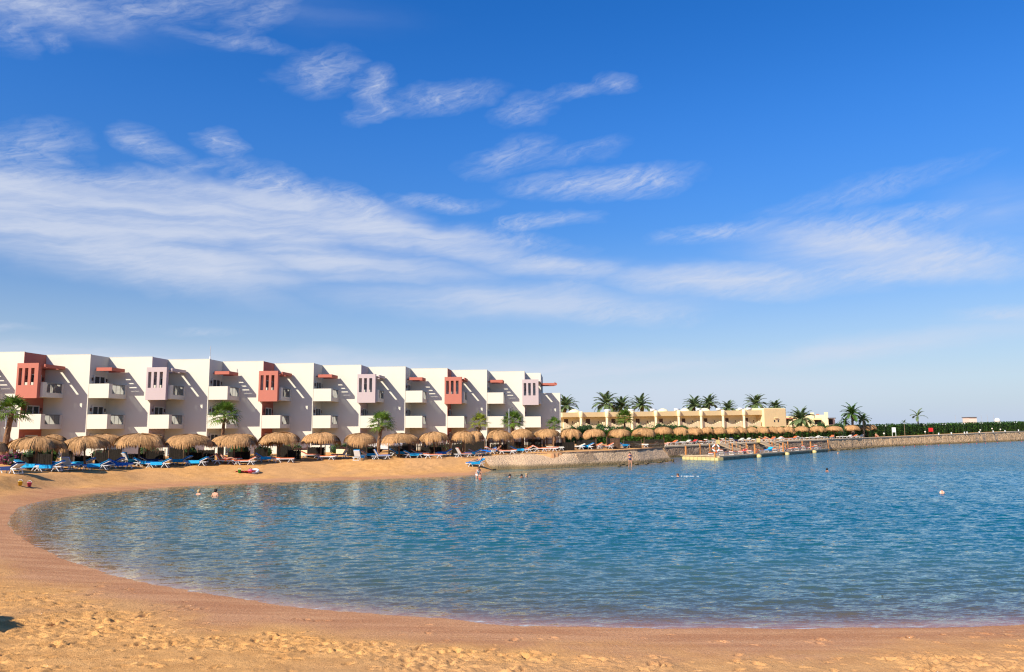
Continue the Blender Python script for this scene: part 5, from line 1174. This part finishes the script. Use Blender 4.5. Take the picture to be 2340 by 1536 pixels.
# ------------------------------------------------------------------ small things
def buoy(px, py, r, label, group, stripes=True):
    q = at_z(px, py, 0); root = empty('buoy', q, label=label, cat='buoy', group=group)
    pr = [(r*math.cos(t), r*math.sin(t)) for t in np.linspace(-math.pi/2+.02, math.pi/2-.02, 12)]
    m = MB(); m.lathe(pr, (0, 0, r*.25), 16); m.build('ball', M['fab_red' if not stripes else 'buoy_pink'], root, smooth=True)
    if stripes:
        for a in (.5, 2.4, 4.2):
            m = MB(); m.add([Vector((1.01*r*math.cos(t)*math.cos(a+b), 1.01*r*math.cos(t)*math.sin(a+b), 1.01*r*math.sin(t)+r*.25)) for t in np.linspace(-1.4, 1.4, 9) for b in (-.4, 0, .4)], [(i*3+j, i*3+j+1, i*3+j+4, i*3+j+3) for i in range(8) for j in range(2)]); m.build('orange_stripe', M['fab_orange'], root, smooth=True)
    m = MB(); m.tube([(0, 0, r*1.2), (0, 0, r*1.5)], r*.12, 6); m.build('eyelet', M['rail'], root)
buoy(2153, 1128, .15, 'striped white and orange buoy alone in the bay', None)
for i, px in enumerate((2066, 2090, 2118, 2145, 2170, 2196, 2214, 2232, 2252, 2279, 2309, 2335)):
    buoy(px, np.interp(px, [2000, 2100, 2340], [1024.2, 1019.5, 1009.5]), .10, f'small red float along the foot of the pier, {ordn(i+1)} from the left', 'red floats along the pier', False)
def sign(name, x0, y0, x1, y1, legs_y, Y, mt, label):
    a, b = at_y(x0, y1, Y), at_y(x1, y0, Y); w = b.x-a.x; h = b.z-a.z; g = ground_h(a.x, Y); root = empty(name, ((a.x+b.x)/2, Y, g), label=label, cat='sign')
    z0, z1 = a.z-g, b.z-g; m = MB(); m.box((0, 0, (z0+z1)/2), (w, .06, h)); m.build('board', M[mt], root, bevel=.01)
    for s in (-1, 1): m = MB(); m.tube([(s*w*.46, 0, -.1), (s*w*.44, 0, z1)], .05, 6); m.build('leg', M['signwhite' if mt == 'signwhite' else 'post'], root)
    return root
sign('notice_board', 2038.5, 977, 2046.5, 988, 995, wall_depth(2042, 3), 'signwhite', 'white board on two legs standing on the pier wall')
sign('warning_sign', 2122, 978, 2132, 986.5, 992, wall_depth(2127, 3.2), 'signred', 'bright red sign board before the pier hedge')
sign('notice_board', 1474, 998, 1479.5, 1007, 1015, 128, 'fab_orange', 'orange notice board under the parasols by the cream building')
sign('notice_board', 1480.5, 1001, 1494.5, 1007, 1015, 128, 'signwhite', 'pair of white notice boards under the parasols')
sign('notice_board', 1498, 998, 1508, 1006, 1015, 129, 'fab_cyan', 'pale blue framed board under the parasols')
def globe_lamp(px, py, Y, label):
    c = at_y(px, py, Y); g = ground_h(c.x, c.y); root = empty('globe_lamp', (c.x, c.y, g), label=label, cat='lamp', group='globe lamps along the pier hedge'); h = c.z-g
    m = MB(); m.lathe([(.22*math.cos(t)+.001, .22*math.sin(t)) for t in np.linspace(-1.55, 1.55, 9)], (0, 0, h), 12); m.build('globe', M['globe'], root, smooth=True); m = MB(); m.tube([(0, 0, -.1), (0, 0, h-.2)], .05, 6); m.build('post', M['rail'], root)
for i, (px, py) in enumerate(((2020, 991), (2114, 987), (2240, 983), (2267, 979.5), (2286, 981.5))):
    globe_lamp(px, py, wall_depth(px, 5.2), f'small opal globe lamp before the pier hedge, {ordn(i+1)} from the left')
for i, (px, py) in enumerate(((2020, 973.5), (2114, 971), (2157, 969.5), (2201, 968.5), (2242, 967), (2283, 966.5), (2320, 965.5))):
    Y = wall_depth(px, 6.7); c = at_y(px, py, Y); g = ground_h(c.x, c.y); root = empty('twin_floodlight', (c.x, c.y, g), label=f'pair of small white floodlights at the pier hedge top, {ordn(i+1)} from the left', cat='floodlight', group='floodlights along the pier hedge'); h = c.z-g
    m = MB(); m.tube([(0, 0, -.1), (0, 0, h)], .035, 6); m.tube([(-.45, 0, h-.08), (.45, 0, h-.08)], .025, 5); m.build('pole', M['darkpole'], root)
    for s in (-1, 1): m = MB(); m.box((s*.38, -.08, h), (.24, .16, .17)); m.build('lamp_head', M['white_plastic'], root, bevel=.03)
for i, px in enumerate((2145, 2174, 2204, 2210, 2238, 2270, 2297, 2328)):
    Y = wall_depth(px, 1.0); c = at_y(px, 990, Y); z = np.interp(Y, [p[1] for p in wall_pts], wall_top)+.02
    root = empty('bollard', (c.x, c.y, z), label=f'short white bollard on the pier edge, {ordn(i+1)} from the left', cat='bollard', group='bollards on the pier edge'); m = MB(); m.lathe([(.16, 0), (.14, .3), (.20, .36), (.20, .44), (.01, .5)], n=10); m.build('body', M['white_plastic'], root, smooth=True)
for i, px in enumerate((2232, 2248, 2276)):
    Y = wall_depth(px, -.3); c = at_y(px, 998, Y); root = empty('ladder', (c.x, c.y, 0), label=f'dark swimming ladder fixed on the pier face, {ordn(i+1)} from the left', cat='ladder', group='ladders on the pier face')
    for s in (-.3, .3): m = MB(); m.tube([(s, -.2, -.4), (s, -.1, 2.2), (s, .4, 2.7)], .06, 6); m.build('rail', M['rail'], root)
    for k in range(6): m = MB(); m.tube([(-.3, -.2+.02*k, -.1+.4*k), (.3, -.2+.02*k, -.1+.4*k)], .05, 5); m.build('rung', M['rail'], root)
# lamp posts before the hotel
for i, (px, ty, Y, lb) in enumerate(((15, 948, 72, 'thin grey lamp post beside the leftmost palm'), (1163, 934, 93, 'thin grey lamp post before the hotel between two palms'))):
    c = at_y(px, ty, Y); g = ground_h(c.x, c.y); root = empty('lamp_post', (c.x, c.y, g), label=lb, cat='lamp post', group='lamp posts before the hotel'); h = c.z-g
    m = MB(); m.tube([(0, 0, -.2), (0, 0, h)], [.07, .045], 8); m.build('pole', M['steel'], root); m = MB(); m.tube([(0, 0, h), (.25, 0, h+.12), (.55, 0, h+.12)], [.04, .06, .09], 6); m.build('lamp_head', M['rail'], root)
# reed windbreaks behind the loungers, many added; near-black colour stands in for parasol shade
wb = [(62, 1060, 30), (100, 1056, 34), (152, 1058, 26), (190, 1058, 36), (232, 1054, 30), (258, 1060, 36), (310, 1055, 40), (352, 1052, 44), (402, 1055, 32), (440, 1052, 44), (470, 1052, 36), (503, 1054, 12), (545, 1052, 52), (595, 1050, 28), (650, 1050, 36), (672, 1048, 28), (722, 1046, 42), (815, 1045, 44), (850, 1043, 20), (910, 1041, 44), (935, 1040, 30), (985, 1041, 46), (1045, 1037, 26), (1085, 1034, 44), (1140, 1032, 36), (1175, 1030, 40), (1222, 1029, 30), (1290, 1024, 46), (1340, 1021, 44), (1402, 1020, 30), (1445, 1018, 40), (1495, 1016, 44)]
for i, (px, py, w) in enumerate(wb):
    Y = crest_depth(px)+4.6+(i % 3)*.5; p = at_y(px, py, Y); g = ground_h(p.x, p.y); W_ = w*Y/F; H_ = 1.15+.2*((i*7) % 3-1)
    root = empty('reed_windbreak', (p.x, p.y, g), R(random.uniform(-12, 12)), f'reed windbreak coloured dark for shade behind the beach loungers, {ordn(i+1)} from the left', 'windbreak', 'reed windbreaks behind the loungers')
    m = MB()
    for k in range(int(W_/.055)): x = -W_/2+.055*(k+.5); m.box((x, random.uniform(-.015, .015), H_/2-.02), (.05, .03, H_+random.uniform(-.10, .05)))
    m.build('reed_panel', M['reed'], root)
    for x in (-W_/2, W_/2): m = MB(); m.tube([(x, .05, -.2), (x, .05, H_+.15)], .05, 6); m.build('post', M['post'], root)
    m = MB(); m.box((0, .06, H_*.75), (W_, .04, .07)); m.box((0, .06, H_*.25), (W_, .04, .07)); m.build('cross_bar', M['post'], root)
# brown picket fence before the right part of the hotel
def picket():
    a = at_y(935, 1024, 84); b = at_y(1290, 1014, 101); a.z = ground_h(a.x, a.y); b.z = ground_h(b.x, b.y); L = (b-a).length; dv = (b-a).normalized(); rz = math.atan2(dv.y, dv.x)
    root = empty('picket_fence', a, label='long low brown picket fence between the loungers and the hotel', cat='fence'); n = int(L/.22); m = MB()
    for k in range(n): q = dv*(k*.22); m.box((q.x, q.y, q.z+.62), (.12, .03, 1.05), rz=rz); m.add([Vector((q.x-.06*dv.x, q.y-.06*dv.y, q.z+1.145)), Vector((q.x+.06*dv.x, q.y+.06*dv.y, q.z+1.145)), Vector((q.x, q.y, q.z+1.25))], [(0, 1, 2)])
    m.build('pickets', M['picket'], root)['kind'] = 'stuff'
    for z in (.35, .9): m = MB(); m.tube([Vector((0, .04, z)), dv*L+Vector((0, .04, z))], .045, 4); m.build('rail', M['picket'], root)
    for k in range(14): q = dv*(L*k/13); m = MB(); m.box((q.x, q.y+.05, q.z+.65), (.22, .22, 1.4), rz=rz); m.box((q.x, q.y+.05, q.z+1.38), (.3, .3, .08), rz=rz); m.build('post', M['picket'], root)
picket()
# planters
for i, (px, py) in enumerate(((164, 1048), (787, 1036), (690, 1040))):
    Y = crest_depth(px)+8.2; p = at_y(px, py, Y); g = ground_h(p.x, p.y); root = empty('planter', (p.x, p.y, g), label=f'low cream planter with dark red leaves behind the loungers, {["left", "right", "middle"][i]} one', cat='planter', group='cream planters'); m = MB(); m.box((0, 0, .3), (1.7, .6, .65)); m.build('trough', M['cream_light'], root, bevel=.02)
    r = random.Random(i); mb = MB(); P = [Vector((r.uniform(-.85, .85), r.uniform(-.3, .3), .62+abs(r.gauss(0, .16)))) for _ in range(240)]; leaf_quads(mb, P, [Vector((0, -.3, 1))]*240, .15, r); mb.build('foliage', M['redshrub'], root)
# white car parked by the palm
def car():
    Y = 90.5; p = at_y(888, 1034, Y); g = ground_h(p.x, p.y); root = empty('parked_car', (p.x, p.y, g), R(-6), 'white hatchback car parked behind the palm before the hotel', 'car')
    pr = [(-2.0, .35), (-2.02, .75), (-1.85, .95), (-1.2, 1.02), (-.75, 1.42), (.55, 1.48), (1.35, 1.40), (1.75, .98), (1.98, .85), (2.0, .35)]
    m = MB(); n = len(pr); vs = [(x, -.82*(1-.12*max(0, z-.9)), z) for x, z in pr]+[(x, .82*(1-.12*max(0, z-.9)), z) for x, z in pr]
    m.add(vs, [tuple(range(n)), tuple(reversed(range(n, 2*n)))]+[(k, n+k, n+(k+1) % n, (k+1) % n) for k in range(n)]); m.build('body', M['carwhite'], root, bevel=.05)
    for pts in ([(-1.08, 1.05), (-.72, 1.36), (.2, 1.40), (.2, 1.05)], [(.28, 1.05), (.28, 1.41), (1.2, 1.34), (1.5, 1.05)]):
        m = MB(); m.add([(x, -.80, z) for x, z in pts]+[(x, -.70, z) for x, z in pts], [(3, 2, 1, 0), (0, 1, 5, 4), (1, 2, 6, 5), (2, 3, 7, 6), (3, 0, 4, 7)]); m.build('window', M['carglass'], root)
    for x in (-1.25, 1.25):
        for y in (-.78, .78):
            m = MB(); m.tube([(x, y-.1, .32), (x, y+.1, .32)], .32, 16); w = m.build('wheel', M['tyre'], root); m = MB(); s = -1 if y < 0 else 1; m.tube([(x, y+s*.09, .32), (x, y+s*.112, .32)], .19, 12); m.build('hubcap', M['steel'], w)
    for y in (-.6, .6): m = MB(); m.box((-2.0, y, .72), (.08, .3, .14)); m.build('headlight', M['globe'], root)
car()
# slatted bin and the yellow topped counter
p = on_ground(1405, 1025.5); root = empty('slatted_bin', p, label='tall brown slatted wooden bin beside the loungers', cat='bin'); m = MB()
for k in range(7): m.box((-.5+.165*k, -.36, .62), (.13, .03, 1.2)); m.box((-.5+.165*k, .36, .62), (.13, .03, 1.2))
for k in range(5): m.box((-.56, -.28+.14*k, .62), (.03, .11, 1.2)); m.box((.56, -.28+.14*k, .62), (.03, .11, 1.2))
m.build('slats', M['picket'], root); m = MB(); m.box((0, 0, 1.25), (1.2, .8, .06)); m.build('lid', M['wood'], root)
p = at_y(1400, 1013, 132); g = ground_h(p.x, p.y); root = empty('beach_counter', (p.x, p.y, g), label='small salmon counter with a yellow top under the parasols', cat='counter'); m = MB(); m.box((0, 0, .5), (2.2, .7, 1.0)); m.build('body', M['fab_orange'], root); m = MB(); m.box((0, -.05, 1.06), (2.5, .9, .1)); m.build('top', M['yellow'], root); m = MB(); m.box((-.2, .5, 1.6), (2.3, .08, 1.3)); m.build('back_panel', M['palewall'], root)
# toys left on the sand
def bucket(px, py, mt, label):
    root = empty('toy_bucket', on_ground(px, py), label=label, cat='toy'); m = MB(); m.lathe([(.01, 0), (.10, 0), (.14, .24), (.15, .24), (.15, .26), (.13, .26), (.10, .02), (.01, .02)], n=14); m.build('pail', M[mt], root, smooth=True); m = MB(); m.tube([(.14*math.cos(t), 0, .25+.14*math.sin(t)) for t in np.linspace(0, math.pi, 9)], .012, 5); m.build('handle', M['white_plastic'], root)
bucket(547, 1081, 'green', 'green toy bucket beside the red beach towel'); bucket(46, 1110.5, 'yellow', 'yellow toy bucket on the wet sand at far left'); bucket(67, 1112, 'pink', 'pink toy bucket on the wet sand at far left')
p = on_ground(562, 1080); root = empty('beach_towel', p, label='red beach towel crumpled on the sand below the berm', cat='towel'); m = MB(); r = random.Random(2); nx = 14
m.add([Vector((-.8+1.6*i/nx, -.4+.8*j/6, .04+.10*abs(math.sin(i*1.3+j)))) for i in range(nx+1) for j in range(7)], [(i*7+j, (i+1)*7+j, (i+1)*7+j+1, i*7+j+1) for i in range(nx) for j in range(6)]); m.build('cloth', M['fab_red'], root, smooth=True)
p = on_ground(581, 1080.5); root = empty('swim_ring', p+Vector((0, 0, .12)), label='white inflatable swim ring beside the red towel', cat='swim ring'); root.rotation_euler.x = .4; m = MB(); m.tube([(.33*math.cos(t), .33*math.sin(t), 0) for t in np.linspace(0, 2*math.pi, 20)], .10, 8, False); m.build('ring', M['foam'], root, smooth=True)
p = on_ground(572, 1081.5); root = empty('beach_bag', p, label='small pink beach bag between the towel and the swim ring', cat='bag'); m = MB(); m.lathe([(.01, 0), (.2, .02), (.22, .2), (.16, .32), (.01, .33)], n=12); m.build('pouch', M['pink'], root, smooth=True); m = MB(); m.tube([(.12*math.cos(t), 0, .3+.16*math.sin(t)) for t in np.linspace(0, math.pi, 8)], .015, 5); m.build('strap', M['fab_navy'], root)
# dark clipped hedge between the terrace parasols and the cream building
def terrace_hedge():
    r = random.Random(5); a = at_y(1287, 1005, 118); b = at_y(1568, 1000, 131); a.z = ground_h(a.x, a.y); b.z = ground_h(b.x, b.y); L = b-a; ln = L.length; d = L.normalized(); nn = Vector((-d.y, d.x, 0))
    root = empty('clipped_hedge', a, label='dark clipped hedge behind the terrace parasols below the cream building', cat='hedge'); h = 2.1; core = MB()
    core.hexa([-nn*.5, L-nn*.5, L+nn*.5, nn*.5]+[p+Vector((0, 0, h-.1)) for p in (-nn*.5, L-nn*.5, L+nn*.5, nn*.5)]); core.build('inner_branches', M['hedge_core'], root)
    P = []; N = []
    for k in range(int(ln*150)):
        f = r.random(); c = L*f; t = h+.15*math.sin(f*ln*.8)
        if r.random() < .75: p = c-nn*(.6+r.uniform(-.12, .15)); p.z = c.z+r.uniform(0, t); N.append(-nn)
        else: p = c+nn*r.uniform(-.6, .6); p.z = c.z+t+r.uniform(-.1, .1); N.append(Vector((0, 0, 1)))
        P.append(p)
    mb = MB(); leaf_quads(mb, P, N, .32, r); mb.build('foliage', M['hedge'], root)
terrace_hedge()
# unseen parasol added left of the view to cast the shadow on foreground sand
tip = at_z(46, 1474, 0.4); k_ = 2.0/math.tan(R(SUN_EL)); o = copy_tree(proto[0]); px_, py_ = tip.x-3.25+sdir.x/math.hypot(sdir.x, sdir.y)*k_, tip.y-0.1+sdir.y/math.hypot(sdir.x, sdir.y)*k_
o.location = (px_, py_, ground_h(px_, py_)); o.scale = (1, 1, 1); o.rotation_euler = (0, 0, 1)
tag(o, 'unseen thatched parasol added left of the view to shadow the foreground sand', 'parasol', 'unseen parasols added for their shadow')
